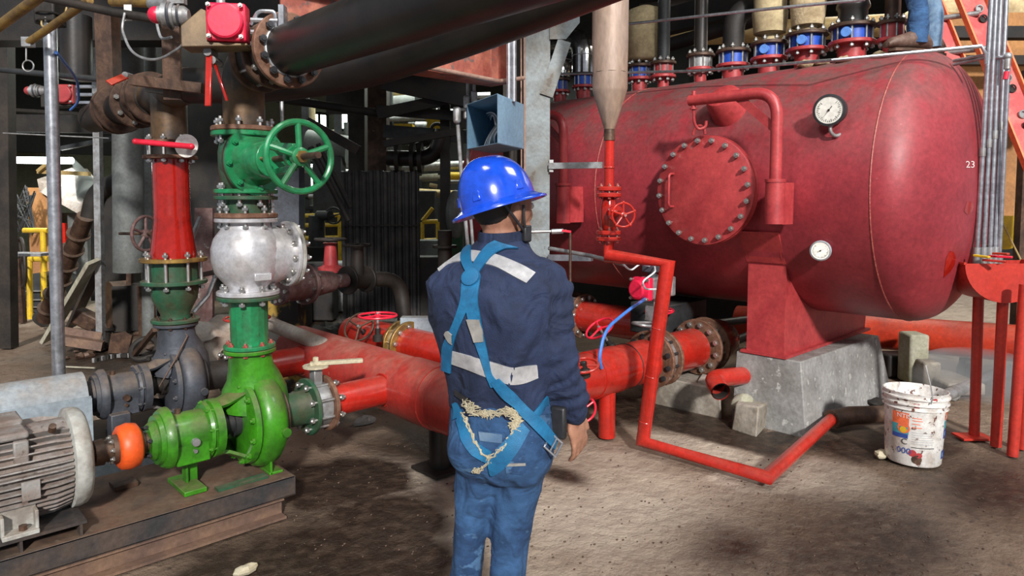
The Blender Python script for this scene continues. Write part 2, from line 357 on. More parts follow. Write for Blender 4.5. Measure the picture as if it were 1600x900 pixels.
def fb(px,py,rx,ry,rot=0,soft=.35): q=F(px,py); return (q.x,q.y,rx,ry,rot,soft)
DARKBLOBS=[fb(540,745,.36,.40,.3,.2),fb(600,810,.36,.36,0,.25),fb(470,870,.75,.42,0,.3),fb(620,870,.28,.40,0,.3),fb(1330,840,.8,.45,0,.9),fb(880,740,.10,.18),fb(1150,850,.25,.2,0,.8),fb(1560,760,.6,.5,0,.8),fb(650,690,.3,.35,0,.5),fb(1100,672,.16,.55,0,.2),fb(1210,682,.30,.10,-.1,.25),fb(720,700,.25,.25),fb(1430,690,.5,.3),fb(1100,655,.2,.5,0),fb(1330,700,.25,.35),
  fb(1400,850,.5,.3,0,.7),fb(480,520,2.2,1.2),fb(560,480,3,1.5),fb(700,480,3,2),fb(160,560,.5,1.0,0,.6),fb(500,640,.3,.3),fb(1000,640,.3,.6)]  # wet stains, plus shade on the floor painted in as dark colour
LIGHTBLOBS=[fb(640,740,.28,.5,.6,.6),fb(690,820,.25,.35,0,.6),fb(930,790,.7,.55,0,.7),fb(1225,742,.45,.2,-.7,.12),fb(1100,700,.2,.45,0,.3),fb(1540,480,2.5,1.5,0,.5),fb(60,460,1.5,2.5,0,.6),fb(1290,745,.3,.3,0,.4)]  # pale dust and sand, plus lit streaks painted into the floor colour
N=90
random.seed(1)
m=MB(); x0,x1,y0,y1=-3,15,-3,19
vs=[];fs=[]
for j in range(N+1):
    for i in range(N+1):
        x=x0+(x1-x0)*i/N; y=y0+(y1-y0)*j/N
        vs.append((x,y,-.012-.010*abs(noise.noise(V((x*1.7,y*1.7,0))))))
for j in range(N):
    for i in range(N): a=j*(N+1)+i; fs.append((a,a+1,a+N+2,a+N+1))
m.add(vs,fs)
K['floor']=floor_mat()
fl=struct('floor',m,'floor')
# object coords of floor must equal world coords: recentre texture by moving mesh
for v_ in fl.data.vertices: v_.co+=V(fl.location)
fl.location=(0,0,0)
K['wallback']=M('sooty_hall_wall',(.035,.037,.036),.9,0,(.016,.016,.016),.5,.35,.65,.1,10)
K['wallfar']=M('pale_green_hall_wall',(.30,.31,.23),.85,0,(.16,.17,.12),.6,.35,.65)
K['ceil']=M('dark_corrugated_roof',(.022,.022,.021),.9,0,(.012,.012,.012),.8)
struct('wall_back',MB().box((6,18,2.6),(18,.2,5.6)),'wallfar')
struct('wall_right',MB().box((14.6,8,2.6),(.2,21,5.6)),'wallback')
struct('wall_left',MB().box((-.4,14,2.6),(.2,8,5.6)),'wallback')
struct('ceiling',MB().box((7.2,8.95,5.3),(15.2,18.9,.2)),'ceil')
# dark partition behind the left half (bunker wall) with openings left bright
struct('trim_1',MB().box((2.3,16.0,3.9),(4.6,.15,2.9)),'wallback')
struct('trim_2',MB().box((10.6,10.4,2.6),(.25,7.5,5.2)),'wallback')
struct('shade_backdrop',MB().box((7.3,5.3,1.25),(.2,4.0,2.5)),'wallback')  # added dark wall standing in for the deep shade behind the tank
# window openings glowing in far wall
def window(n,x0,x1,z0,z1,nx):
    f=MB()
    for a in range(nx+1):
        xx=x0+(x1-x0)*a/nx; f.box((xx,17.84,(z0+z1)/2),(.07,.06,z1-z0+.07))
    f.box(((x0+x1)/2,17.84,z0),(x1-x0,.06,.07)); f.box(((x0+x1)/2,17.84,z1),(x1-x0,.06,.07))
    o=struct('window_%d'%n,f,'dkgrey')
    for a in range(nx):
        xa=x0+(x1-x0)*a/nx; obj('pane',MB().box((xa+(x1-x0)/nx/2,17.86,(z0+z1)/2),((x1-x0)/nx-.06,.02,z1-z0-.05)),'window',o)
def bk(px,py): return OY(px,py,17.8)
for i,(a,b_,c,d,nx) in enumerate([(487,512,178,210,2),(528,545,172,202,1),(566,582,172,200,1),(640,672,168,180,2),(484,508,255,300,2),(640,700,255,262,4),(530,545,300,345,1),(668,700,300,330,3)]):
    p0=bk(a,d);p1=bk(b_,c); window(i+1,p0.x,p1.x,p0.z,p1.z,nx)
# ============================================================ PRESSURE VESSEL
TX,TZ,TR=5.22,1.63,.90
tk=thing('pressure_vessel','huge oxide red horizontal steel tank with domed head on a concrete plinth','tank',(TX,3,.48))
def tank_shell():
    m=MB(); prof=[]
    hd_=.37
    ys=1.51
    # near head (torispherical)
    for j in range(0,15):
        a=PI/2*j/14; rr=TR*math.sin(a)**.82; prof.append((ys-hd_*math.cos(a)**1.0,max(rr,.0005)))
    for j in range(1,25): prof.append((ys+(5.25-ys)*j/24,TR))
    for j in range(13,-1,-1):
        a=PI/2*j/14; prof.append((5.25+hd_*math.cos(a),max(TR*math.sin(a)**.82,.0005)))
    return m.lathe((TX,0,TZ),Y_,prof,96,False)
shell_mb=tank_shell(); shell=obj('shell',shell_mb,'tank',tk,ang=60)
tbvh=BVHTree.FromPolygons([tuple(q) for q in shell_mb.v],shell_mb.f)
def onshell(x,y,off=0.0):
    d=ray(x,y); h=tbvh.ray_cast(V((0,0,HC)),d.normalized()); return h[0]+(h[1] if h[1].dot(d)<0 else -h[1])*off,(h[1] if h[1].dot(d)<0 else -h[1])
K['weld']=M('weld_bead',(.30,.05,.045),.5,0,(.42,.13,.10),50,bump=.3,bs=90)
for yy in (1.515,3.6,5.24):
    obj('weld_seam',MB().torus((TX,yy,TZ),Y_,TR-.001,.0055,110,6),'weld',tk)
m=MB(); 0 and m.tube([V((TX+(TR+.001)*math.cos(a),y_,TZ+(TR+.001)*math.sin(a))) for a,y_ in [(PI-.42,1.52+.1*i) for i in range(26)]],.004,5)
# touch-up paint patches on dome
def patch(pxpoly,mat,off=.0022,name='paint_patch',lab=None):
    # polygon outline given on the dome, filled as a fan with inner rings
    c=(sum(p[0] for p in pxpoly)/len(pxpoly),sum(p[1] for p in pxpoly)/len(pxpoly)); vs=[onshell(c[0],c[1],off)[0]];fs=[];n=len(pxpoly)
    for k in (.34,.67,1):
        for p in pxpoly: vs.append(onshell(c[0]+(p[0]-c[0])*k,c[1]+(p[1]-c[1])*k,off)[0])
    for i in range(n):
        j=(i+1)%n; fs.append((0,1+i,1+j))
        for q in range(2): fs.append((1+q*n+i,1+(q+1)*n+i,1+(q+1)*n+j,1+q*n+j))
    return obj(name,MB().add(vs,fs),mat,tk,ang=80,label=lab)
patch([(1484,392),(1490,394),(1493,402),(1491,414),(1485,424),(1478,430),(1474,434),(1475,424),(1477,408),(1480,398)],'redgloss',lab='glossy red touch-up patch')
patch([(1510,315),(1519,316),(1521,324),(1518,332),(1511,336),(1506,330)],'redgloss',lab='small red touch-up patch')
patch([(892,318),(900,322),(906,331),(900,336),(893,328)],'sooty',lab='black scorch mark'); 
def text_px(body,mat,x,y,size,place,parent,name='lettering',slant=0,extr=0):
    cu=bpy.data.curves.new('t','FONT'); cu.body=body; cu.size=1; cu.resolution_u=3
    ob=bpy.data.objects.new('t',cu); C.objects.link(ob); bpy.context.view_layer.update()
    me=bpy.data.meshes.new_from_object(ob.evaluated_get(bpy.context.evaluated_depsgraph_get())); bpy.data.objects.remove(ob)
    mb=MB().add([place(x+v_.co.x*size+v_.co.y*slant,y-v_.co.y*size) for v_ in me.vertices],[tuple(p_.vertices) for p_ in me.polygons])
    return obj(name,mb,mat,parent,smooth=False)
text_px("23'",'chalk',1508,262,15,lambda a,b:onshell(min(a,1523),b,.003)[0],tk)
# saddle
sx0,sx1=4.49,5.95; sy0,sy1=2.09,2.35
m=MB()
for yy in (sy0,sy1-.014):
    poly=[(sx0,.50),(sx1,.50)]+[(sx1,.50+.40),(TX+.86,1.20)][:1]
    # plate cut round the shell
    arc=[(TX+.902*math.cos(a),TZ+.902*math.sin(a)) for a in [(-.42)-(PI-.84)*i/20 for i in range(21)]]
    poly=[(sx0,.50),(sx1,.50),(arc[0][0]+.02,arc[0][1])]+arc+[(sx0+.01,arc[-1][1])]
    m.prism(poly,(0,yy,0),X_,Z_,(0,.014,0))
obj('saddle_web',m,'tank2',tk)
m=MB(); m.box((sx0+.007,(sy0+sy1)/2,.84),(.014,sy1-sy0+.01,.70)); obj('saddle_end_plate',m,'tank2',tk)
m=MB(); m.prism([(4.492,1.12),(4.476,1.12),(4.352,1.335),(4.368,1.335)],(0,sy0-.01,0),X_,Z_,(0,sy1-sy0+.02,0)); obj('wear_plate',m,'tank2',tk)
m=MB(); m.box(((sx0+sx1)/2,(sy0+sy1)/2,.492),(sx1-sx0+.06,sy1-sy0+.07,.018)); obj('base_plate',m,'tank2',tk)
for xx in (4.85,5.22,5.6):
    obj('saddle_rib',MB().box((xx,(sy0+sy1)/2,.61),(.014,sy1-sy0-.03,.2)),'tank2',tk)
# manhole
mh=V((4.27,2.545,1.612)); MR=.372
m=MB(); m.cyl((4.20,mh.y,mh.z),(4.42,mh.y,mh.z),MR-.07,n=48); obj('manhole_neck',m,'tank2',tk)
m=MB(); m.ring((4.238,mh.y,mh.z),X_,MR+.004,MR-.1,.03,64); obj('manhole_flange',m,'tank2',tk)
m=MB(); m.lathe((4.21,mh.y,mh.z),-X_,[(-.012,MR-.02),(-.012,MR),(.010,MR),(.014,MR-.006),(.014,.0001)],64,False)
cov=obj('manhole_cover',m,'tank2',tk)
bolts(cov,(4.2,mh.y,mh.z),-X_,MR-.032,20,.0105,.03,'bolt',False,.1)
hy=2.545+.235
m=MB(); m.tube(fil([(4.2,hy,1.73),(4.14,hy,1.73),(4.14,hy,1.50),(4.2,hy,1.50)],.03,5),.009,10); obj('handle',m,'tank2',tk)
m=MB(); m.tube([V((4.17,mh.y+.02+.045*math.cos(a),mh.z+MR+.005+.06*math.sin(a))) for a in [PI*i/12 for i in range(13)]],.010,8); obj('lifting_eye',m,'tank2',tk)
# davits
def davit(y,xp,ztop,reach,lab):
    r_=.036
    p=[V((xp,y,1.50)),V((xp,y,ztop)),V((xp-.02,y+reach,ztop+.0))]
    obj('davit_arm',MB().tube(fil(p,.16,10),r_,20),'tank2',tk)
    obj('davit_collar',MB().cyl((xp,y,1.655),(xp,y,1.675),.062,n=24),'tank2',tk)
    obj('davit_socket',MB().cyl((xp,y,1.40),(xp,y,1.655),.058,n=24),'tank2',tk)
    obj('socket_bracket',MB().box((xp+.10,y-.02,1.525),(.2,.012,.26)).box((xp+.10,y+.03,1.525),(.2,.012,.26)),'tank2',tk)
    g=MB(); g.prism([(0,-.27),(.31,0),(.23,0),(0,-.20)],(xp,y,ztop),Y_,Z_,(-.01,0,0)); obj('gusset',g,'tank2',tk)
    e=p[2]; h=MB(); h.cyl(e+V((0,-.03,-.055)),e+V((0,-.03,.06)),.014,n=12).cyl(e+V((0,-.03,-.06)),e+V((0,-.03,-.05)),.024,n=12)
    h.tube(fil([e+V((0,-.03,-.05)),V((e.x+.01,e.y-.03,mh.z+MR+.08)),V((e.x+.03,e.y-.05,mh.z+MR+.03)),V((e.x+.06,e.y-.09,mh.z+MR+.05)),V((e.x+.06,e.y-.09,mh.z+MR+.09))],.03,5),.010,8)
    return obj('lifting_hook',h,'tank2',tk)
davit(1.985,4.10,2.21,.60,'')
# second davit further along
def davit2():
    a=OX(880,300,4.12); y=a.y; zt=OX(880,178,4.12).z
    obj('davit_arm',MB().tube(fil([V((4.12,y,1.5)),V((4.12,y,zt)),V((4.12,y+.5,zt+.02))],.16,10),.036,18),'tank2',tk)
    obj('davit_socket',MB().cyl((4.12,y,1.36),(4.12,y,1.66),.058,n=20).cyl((4.12,y,1.66),(4.12,y,1.68),.066,n=20),'tank2',tk)
    obj('socket_bracket',MB().box((4.22,y-.01,1.51),(.22,.05,.29)),'tank2',tk)
    obj('gusset',MB().prism([(0,-.27),(.31,0),(.23,0),(0,-.20)],(4.12,y,zt),Y_,Z_,(-.01,0,0)),'tank2',tk)
davit2()
# stub nozzle with domed cap on shoulder
q=onshell(1140,175)[0]; d=V((-.72,0,.70)).normalized()
m=MB(); m.lathe(q-d*.12,d,[(0,.125),(.24,.125),(.27,.11),(.285,.07),(.29,.0001)],36); obj('shoulder_stub',m,'tank2',tk)
# plinth
pl=MB(); A=[(4.45,1.90),(5.95,1.86),(5.95,2.44),(4.45,2.44)]; B=[(4.47,1.96),(5.80,1.93),(5.80,2.42),(4.47,2.42)]
pl.add([(x,y,-.03) for x,y in A]+[(x,y,.482) for x,y in B],[(3,2,1,0),(4,5,6,7)]+[(i,(i+1)%4,4+(i+1)%4,4+i) for i in range(4)])
tag(obj('concrete_plinth',pl,'conc',bev=.008),'grey concrete plinth with sloping sides carrying the red tank saddle','plinth')
# nozzles and valves on top
nz=[(1331,'blue',.158,.095,2.72,1),(1261,'blue',.152,.088,2.72,1),(1202,'blue',.14,.08,2.70,1),(1146,'blue',.135,.085,2.69,0),(1095,'grey',.118,.05,2.70,0),(1037,'red',.112,.05,2.69,0),(1000,'blue',.115,.07,2.70,0),(912,'blue',.112,.07,2.71,0),(875,'blue',.105,.065,2.70,0),(1393,'red',.10,.055,2.70,0)]
nlab=['below the fat black pipe, blue','below the burlap wrapped pipe','below the second wrapped beige pipe','below the dull bending dark pipe','with pale grey body below a thin dark pipe','with red body below a thin dark pipe','below the short beige drum','below the nearer shiny bent duct','beside the grey column','with rusty stub behind the boot']
NY=[]
for i,(px,kd,R,pr,z,cap) in enumerate(nz):
    c=OX(px,72,TX); y=c.y; NY.append(y)
    dz=V((TX,y,z))
    o=MB(); o.cyl((TX,y,TZ+TR-.03),(TX,y,z-.055),pr,n=28); obj('nozzle_neck',o,'tank2',tk)
    t=thing('flanged_valve','flanged valve on the red tank '+nlab[i],'valve',(TX,y,z-.07),'wafer valves along the top of the tank')
    f1=flange(t,(TX,y,z-.058),Z_,R,.026,'tank2',nb=8,br=.009,L=.165,off=.058,ph=.35+i*.3)
    flange(t,(TX,y,z+.058),Z_,R,.026,'rust2')
    body=MB().lathe((TX,y,z),Z_,[(-.045,R*.70),(-.045,R*.76),(.045,R*.76),(.045,R*.70)],28)
    obj('valve_body',body,{'blue':'blue','grey':'galv2','red':'tank2'}[kd],t)
    if cap:
        dd=(V((0,0,0))-V((TX,y,0))); dd.z=0; dd.normalize(); dd=(dd-rt*.35).normalized()
        obj('stem_cap',MB().cyl(V((TX,y,z))+dd*R*.7,V((TX,y,z))+dd*R*.98,.034,n=20),'bluelt',t)
# pipes above valves
y=NY[0]; m=MB().lathe((TX,y,2.79),Z_,[(0,.098),(.10,.098),(.12,.112),(.14,.112),(.20,.092),(.24,.092),(.26,.112),(1.2,.112)],32); tag(obj('black_pipe',m,'black'),'fat black pipe rising from the valve beside the boot','pipe')
m=MB().lathe((TX,NY[1],2.79),Z_,[(0,.07),(.05,.07),(.05,.115),(.25,.13),(.26,.118),(.28,.135),(.95,.14)],28); tag(obj('wrapped_pipe',m,'burlap',ang=70),'burlap wrapped pipe next to the fat black pipe','pipe')
m=MB().lathe((TX,NY[2],2.78),Z_,[(0,.06),(.05,.06),(.06,.12),(.22,.135),(.24,.12),(.9,.14)],28); tag(obj('wrapped_pipe',m,'beige',ang=70),'beige wrapped pipe, second from the fat black pipe','pipe')
tag(obj('dark_pipe',MB().cyl((TX,NY[4],2.78),(TX,NY[4],3.8),.055,n=18),'black'),'thin dark pipe above the grey plated valve on the tank','pipe')
tag(obj('dark_pipe',MB().cyl((TX,NY[5],2.77),(TX,NY[5],3.8),.055,n=18),'dkgrey'),'thin dark pipe with a highlight beside the beige drum','pipe')
tag(obj('dark_pipe',MB().tube(fil([(TX,NY[3],2.77),(TX,NY[3],3.05),(TX+.9,NY[3]-.6,3.5)],.2,6),.085,20),'sooty'),'dull dark pipe bending back between the thin pipe and the wrapped pipe','pipe')
tag(obj('insulated_drum',MB().lathe((TX+.05,NY[6]-.02,2.80),Z_,[(0,.12),(.03,.165),(.40,.165),(.46,.15),(.5,.05)],32),'beige',ang=60),'short beige insulated drum beside the tan cone','drum')
tag(obj('rusty_stub',MB().lathe((TX,NY[9],2.78),Z_,[(0,.06),(.02,.06),(.02,.05),(.20,.05),(.20,.075),(.23,.075),(.23,.055),(.7,.055)],20),'rust2'),'short rusty pipe stub behind the man on the tank','pipe')
for k_,(py_,lab) in enumerate([(NY[7],'shiny bent cladding duct closest to the tan cone'),(NY[8],'shiny bent cladding duct close to the grey column')]):
    top=3.12 if k_==0 else 2.9
    path=fil([(TX,py_,2.78),(TX,py_,top),(TX+.1,py_+1.0,top+.06)],.28,6)
    t=thing('clad_duct',lab,'duct',(TX,py_,2.78))
    obj('cladding',MB().tube(path,.115,28),'chrome',t,ang=12)
    for q in (2.95,): obj('band',MB().torus((TX,py_,q),Z_,.116,.004,28,6),'galv2',t)
# lagging rubble on shell
for i,(px,py,s_) in enumerate([(1262,110,.07),(1285,103,.05),(1320,100,.06),(1375,92,.05),(1256,118,.04)]):
    q=OX(px,py,5.0); q=V((5.0,q.y,TZ+math.sqrt(TR**2-.22**2)+.005)); mm=MB().sph(q,s_,10,6,(1.6,1.0,.45))
    for v_ in mm.v: v_+=noise.noise_vector(v_*30)*s_*.3
    tag(obj('lagging_scrap',mm,'burlap',ang=80),['largest beige lagging scrap on the tank, below the burlap wrapped pipe','beige lagging scrap right of the largest scrap on the tank','beige lagging scrap below the fat black pipe on the tank','beige lagging scrap in front of the boot on the tank','small lagging scrap hanging lowest on the tank top'][i],'debris')
# far ducts and beams in the dark above tank
tag(obj('overhead_beam',MB().bar((6.4,7.5,3.35),(6.4,1.2,3.55),.14,.26),'sooty'),'dark overhead beam behind the valves above the tank','beam')
t_=OX(1100,60,8)
for i,(a,b_,r_,mt,lab) in enumerate([(P(985,88,7.5),P(1250,10,6.5),.07,'sooty','sloping dark pipe in the gloom above the valves'),(P(1000,20,8),P(1400,-20,7.5),.10,'sooty2','thick brown dark pipe near the roof above the tank'),(P(980,60,8.5),P(1380,40,7.6),.12,'ochre','dim ochre duct behind the wrapped pipes')]):
    pipe('overhead_pipe',lab,'pipe',[a,b_],r_,mt)
tag(obj('insulated_duct',MB().tube([P(1440,60,7.6),P(1480,35,7.4),P(1540,25,7.3),P(1700,20,7.2)],.33,24),'beige'),'fat yellow green lagged duct behind the ladder','duct')
# ============================================================ GAUGES
def gauge(name,label,c,ax,R,dep,rimmat,tk_=8,needle=.6):
    c=V(c);u,v,w_=basis(ax); t=thing(name,label,'gauge',c-w_*dep)
    obj('case',MB().lathe(c,ax,[(-dep,R*.55),(-dep,R*.9),(-dep*.3,R*.9),(-dep*.25,R*1.0),(0,R*1.0),(.002,R*.86),(-.004,R*.84)],40,True),rimmat,t)
    obj('dial',MB().lathe(c-w_*.003,ax,[(0,R*.85),(.001,.0001)],40),'gface',t)
    m=MB()
    for i in range(28):
        a=math.radians(-225+270*i/27); d=u*math.cos(a)+v*math.sin(a); l=.10 if i%3 else .17
        m.bar(c+d*R*(.74-l),c+d*R*.74,R*.018,.0015,w_)
    obj('dial_marks',m,'ink',t)
    nd=u*math.cos(needle)+v*math.sin(needle)
    obj('needle',MB().prism([(-.3*R,-.02*R),(-.3*R,.02*R),(.66*R,0)],c,nd,w_.cross(nd),w_*.0012).cyl(c,c+w_*.004,R*.07,n=12),'ink',t)
    return t
gc=OX(1295,172,4.30); gax=(V((0,0,HC+.2))-gc+rt*-2.0).normalized()
t=gauge('pressure_gauge','large black rimmed white dial pressure gauge high on the red tank',gc,gax,.096,.075,'bolt_dark',needle=PI+.9)
q=gc+V((.03,0,-.08)); hit=onshell(1314,208)[0]
obj('siphon',MB().tube(fil([q+V((0,0,.02)),q+V((0,0,-.05)),(q+hit)/2+V((0,0,-.05)),hit+V((.02,0,0))],.03,5),.011,10),'galv2',t)
obj('siphon_nut',MB().cyl(q+V((0,0,-.015)),q+V((0,0,.02)),.019,n=6),'galv2',t)
hp,hn=onshell(1287,386,.05)
t=gauge('thermometer_gauge','small steel rimmed dial thermometer low on the red tank above the saddle',hp,(V((0,0,HC))-hp+rt*-.6).normalized(),.064,.03,'galv',needle=.5)
obj('thermowell',MB().cyl(hp-hn*.03,hp-hn*.07,.022,n=6),'bolt_dark',t)
# ============================================================ DRAIN LINE
DX=3.44
def o3(px,py): return OX(px,py,DX)
cp=o3(951,340); cy=cp.y
zt=o3(951,-30).z; z1=o3(951,140).z; z2=o3(951,205).z; z3=o3(951,212).z
t=thing('reducer_pipe','tan primer pipe tapering to a point in front of the red tank','pipe',(DX,cy,z3))
m=MB().lathe((DX,cy,0),Z_,[(z2,.030),(z1,.118),(z1+.14,.112),(zt+.6,.112)],32,True)
# fold marks: taper made of flat gores
m=MB().lathe((DX,cy,0),Z_,[(z2,.030),(z1-.02,.108),(z1+.0,.113),(z1+.22,.112)],8,False,PI/8).lathe((DX,cy,0),Z_,[(z1+.10,.108),(z1+.3,.112),(zt+.7,.112)],32,False)
obj('tapered_body',m,'tan',t,ang=60)
obj('sleeve',MB().lathe((DX,cy,0),Z_,[(z3-.03,.026),(z3-.03,.036),(z2+.012,.034),(z2+.012,.03)],20),'rust2',t)
zf1=o3(951,300).z; zf2=o3(951,368).z
t=thing('drain_gate_valve','red gate valve with five spoke red handwheel under the tan cone','valve',(DX,cy,zf2))
obj('riser_stub',MB().cyl((DX,cy,z3-.03),(DX,cy,zf1),.030,n=20).torus((DX,cy,o3(951,262).z),Z_,.030,.006,20,6),'red',t)
for zz,dz in ((zf1,.02),(zf1,-.02),(zf2,.02),(zf2,-.02)):
    flange(t,(DX,cy,zz+dz),Z_,.078,.026,'red',nb=6 if dz>0 else 0,br=.006,L=.07,bm='bolt_red',off=-.02,n=28)
zm=(zf1+zf2)/2+.005
aw=(-hd-rt*-.25); aw=(aw-V((0,0,aw.z))).normalized()
m=MB().lathe((DX,cy,0),Z_,[(zf2+.03,.035),(zf2+.05,.045),(zm-.03,.052),(zm+.03,.052),(zf1-.05,.042),(zf1-.03,.033)],20)
m.cyl((DX,cy,zm),V((DX,cy,zm))+aw*.10,.036,.03,20).cyl(V((DX,cy,zm))+aw*.10,V((DX,cy,zm))+aw*.12,.05,n=20)
obj('valve_body',m,'redgloss',t)
bz=V((DX,cy,zm))
obj('bonnet',MB().cyl(bz+aw*.12,bz+aw*.17,.024,.018,16),'red',t)
wc=OX(974,336,DX-.14)
obj('stem',MB().cyl(bz+aw*.10,wc+aw*.03,.009,n=10),'bolt_red',t)
hwheel(t,wc,aw,.071,.0065,5,'red',hub=.24,ph=PI/2,sw=.006)
m=MB()
for i in range(5):
    u_,v_,w_=basis(aw); a=2*PI*i/5+PI/2; m.sph(wc+(u_*math.cos(a)+v_*math.sin(a))*.075,.010,8,6)
obj('rim_knobs',m,'red',t)
p=[V((DX,cy,zf2-.03)),V((DX,cy,o3(948,400).z)),o3(1043,412),o3(1003,688),F(1197,742,.06),F(1300,655,.07)]
p[3]=V((DX,2.47,.065)); p[4]=V((3.50,1.70,.055)); p[5]=F(1300,654,.08)
t=thing('drain_pipe','red painted pipe zigzagging from the gate valve down and along the floor','pipe',(DX,2.47,0))
obj('pipe_run',MB().tube(p,.0375,20),'red',t,ang=50)
for f_ in (.35,.62,.88):
    c_=p[2].lerp(p[3],f_); obj('weld_ring',MB().torus(c_,p[3]-p[2],.0375,.004,24,6),'red',t)
e=p[5]; e2=F(1335,650,.09)
obj('old_pipe_end',MB().tube([e+(p[4]-e).normalized()*.02,e+V((.16,-.06,.0)),e+V((.55,-.35,.0))],[.062,.062,.055],18),'rust2',t)
# ============================================================ RED CROSS PIPE (along X) with flange pairs
CY_=2.85;CZ=.417
def fpair(parent,c,ax,R,pr,gap,nb,mat='rust',bm='bolt',mid='galv2',br=.011):
    c=V(c);w_=V(ax).normalized()
    flange(parent,c-w_*(gap/2+.013),ax,R,.026,mat,nb=nb,br=br,L=gap+.058,bm=bm,off=gap/2+.013)
    flange(parent,c+w_*(gap/2+.013),ax,R,.026,mat)
    obj('wafer',MB().lathe(c,ax,[(-gap/2,.01),(-gap/2,R*.80),(gap/2,R*.80),(gap/2,.01)],32,False),mid,parent)
t=thing('red_cross_pipe','thick red pipe on a red leg right behind the worker','pipe',(3.49,2.81,0))
obj('pipe_run',MB().cyl((2.42,CY_,CZ),(3.98,CY_,CZ),.150,n=48),'red',t)
obj('weld_seam',MB().torus((3.76,CY_,CZ),X_,.150,.005,48,6),'sooty',t)
obj('leg',MB().cyl((3.50,2.80,0),(3.50,2.80,.30),.055,n=24),'red',t)
obj('pipe_cradle',MB().lathe((3.50,CY_,CZ),X_,[(-.13,.15),(-.13,.156),(.13,.156),(.13,.15)],40,False),'red',t)
t=thing('flanged_butterfly_valve','rusty bolted flange pair beneath the red air actuator','valve',(4.1,CY_,.2))
fpair(t,(4.10,CY_,CZ),X_,.205,.15,.075,12,bm='bolt_dark',ph=0) if False else fpair(t,(4.10,CY_,CZ),X_,.205,.15,.085,12,bm='bolt_dark')
t=thing('spool_pipe','short red pipe spool between the two rusty flange pairs','pipe',(4.4,CY_,.25))
obj('spool',MB().cyl((4.17,CY_,CZ),(4.60,CY_,CZ),.150,n=40),'red',t)
t=thing('flange_joint','rusty flange joint with steel bolts beside the concrete plinth','flange',(4.73,CY_,.2))
fpair(t,(4.72,CY_,CZ),X_,.215,.15,.09,12,br=.012)
t=thing('red_elbow_pipe','red pipe elbow turning away under the tank behind the flange joint','pipe',(5.0,CY_,.25))
e_=[(4.79,CY_,CZ),(5.10,CY_,CZ),(5.10,3.3,CZ),(5.10,OX(905,492,5.10).y-.06,CZ)]
obj('elbow',MB().tube(fil(e_,.30,12),.150,36),'red',t)
t=thing('flange_joint','rusty flange pair just past the worker elbow on the rear red pipe','flange',(5.1,5.3,.2))
q=OX(905,492,5.10); fpair(t,(5.10,q.y,CZ),Y_,.22,.15,.10,12,br=.012)
obj('pipe_end',MB().cyl((5.10,q.y,CZ),(5.10,6.5,CZ),.151,n=36),'red',t)
# red actuator above butterfly valve
ac=P(993,456,4.62)
t=thing('air_actuator','red and grey air actuator behind the leaning red drain pipe','actuator',(4.1,CY_,.62))
acb=V((4.08,CY_,ac.z))
sd=(-rt*.75-hd*.66).normalized()
obj('cylinder_body',MB().box(acb,(.24,.13,.15),sd),'galv2',t,bev=.01)
obj('end_cap',MB().box(acb+sd*.13,(.05,.15,.16),sd),'actred',t,bev=.01)
obj('cap_disc',MB().lathe(acb+sd*.15,sd,[(0,.072),(.05,.068),(.06,.055),(.06,.001)],28),'actred',t,ang=15)
obj('far_cap',MB().box(acb-sd*.14,(.05,.14,.14),sd),'galv2',t,bev=.01)
obj('switch_box',MB().box(acb+V((-.02,0,.14)),(.12,.10,.06),sd).cyl(acb+V((-.02,0,.07)),acb+V((-.02,0,.12)),.03,n=14),'slate',t,bev=.006)
obj('stem_bracket',MB().box((4.09,CY_,.70),(.11,.09,.012)).box((4.09-.05,CY_,.75),(.012,.08,.10)).box((4.09+.05,CY_,.75),(.012,.08,.10)).cyl((4.09,CY_,.60),(4.09,CY_,.86),.012,n=10),'galv2',t)
obj('valve_neck',MB().box((4.10,CY_,.63),(.07,.07,.10)),'galv2',t)
obj('lever_loop',MB().tube(fil([(4.05,CY_,.68),(3.85,CY_+.03,.70),(3.82,CY_-.09,.70),(3.95,CY_-.13,.68),(4.05,CY_,.68)],.04,5),.010,8),'galv2',t)
bolts(t,acb+sd*.155,sd,.093,4,.007,.03,'bolt',False,PI/4)
tag(obj('air_hose',MB().tube(fil([acb+sd*.05+V((0,0,-.06)),P(985,482,4.45),P(945,515,4.3),P(936,560,4.2),P(940,575,4.25)],.12,8),.011,8),'cordb'),'blue air hose looping down from the red actuator','hose')
tag(obj('signal_cable',MB().tube(fil([P(973,412,4.35),P(985,424,4.4),P(1000,412,4.5),acb+V((-.05,0,.15))],.05,5),.006,6).tube(fil([acb+V((0,0,.16)),P(1024,425,4.5),P(1003,440,4.45),P(1008,452,4.4),P(1025,452,4.5)],.05,5),.006,6),'cordw'),'white signal cable plugged into the red actuator','cable')
# handwheels on line
def valve_wheel(px,py,D,ax,R,mat,label,stem,ns=3,r_=.008):
    c=P(px,py,D); a=V(ax).normalized(); t=thing('handwheel_valve',label,'valve',c-a*stem)
    hwheel(t,c,a,R,r_,ns,mat,hub=.16,ph=.6,sw=r_*.9)
    obj('stem',MB().cyl(c-a*stem,c+a*.02,.009,n=10),'galv2',t)
    obj('bonnet',MB().lathe(c-a*stem,a,[(-.04,.035),(0,.035),(.01,.02),(.05,.02)],14),'sooty',t)
    return t
valve_wheel(590,493,4.75,(0,0,1),.130,'wheelred','pinkish red flat handwheel just past the corrugated black sheet',.14)
valve_wheel(561,511,5.1,(-.65,-.35,.55),.115,'rust2','brown rusty handwheel tucked behind the pinkish red flat one',.12)
valve_wheel(937,513,4.75,(-.55,.15,.8),.105,'wheelred','tilted pinkish red handwheel beside the worker elbow',.16)
valve_wheel(1030,486,5.4,(-.1,0,1),.11,'wheelred','red handwheel half hidden behind the leaning drain pipe',.2)
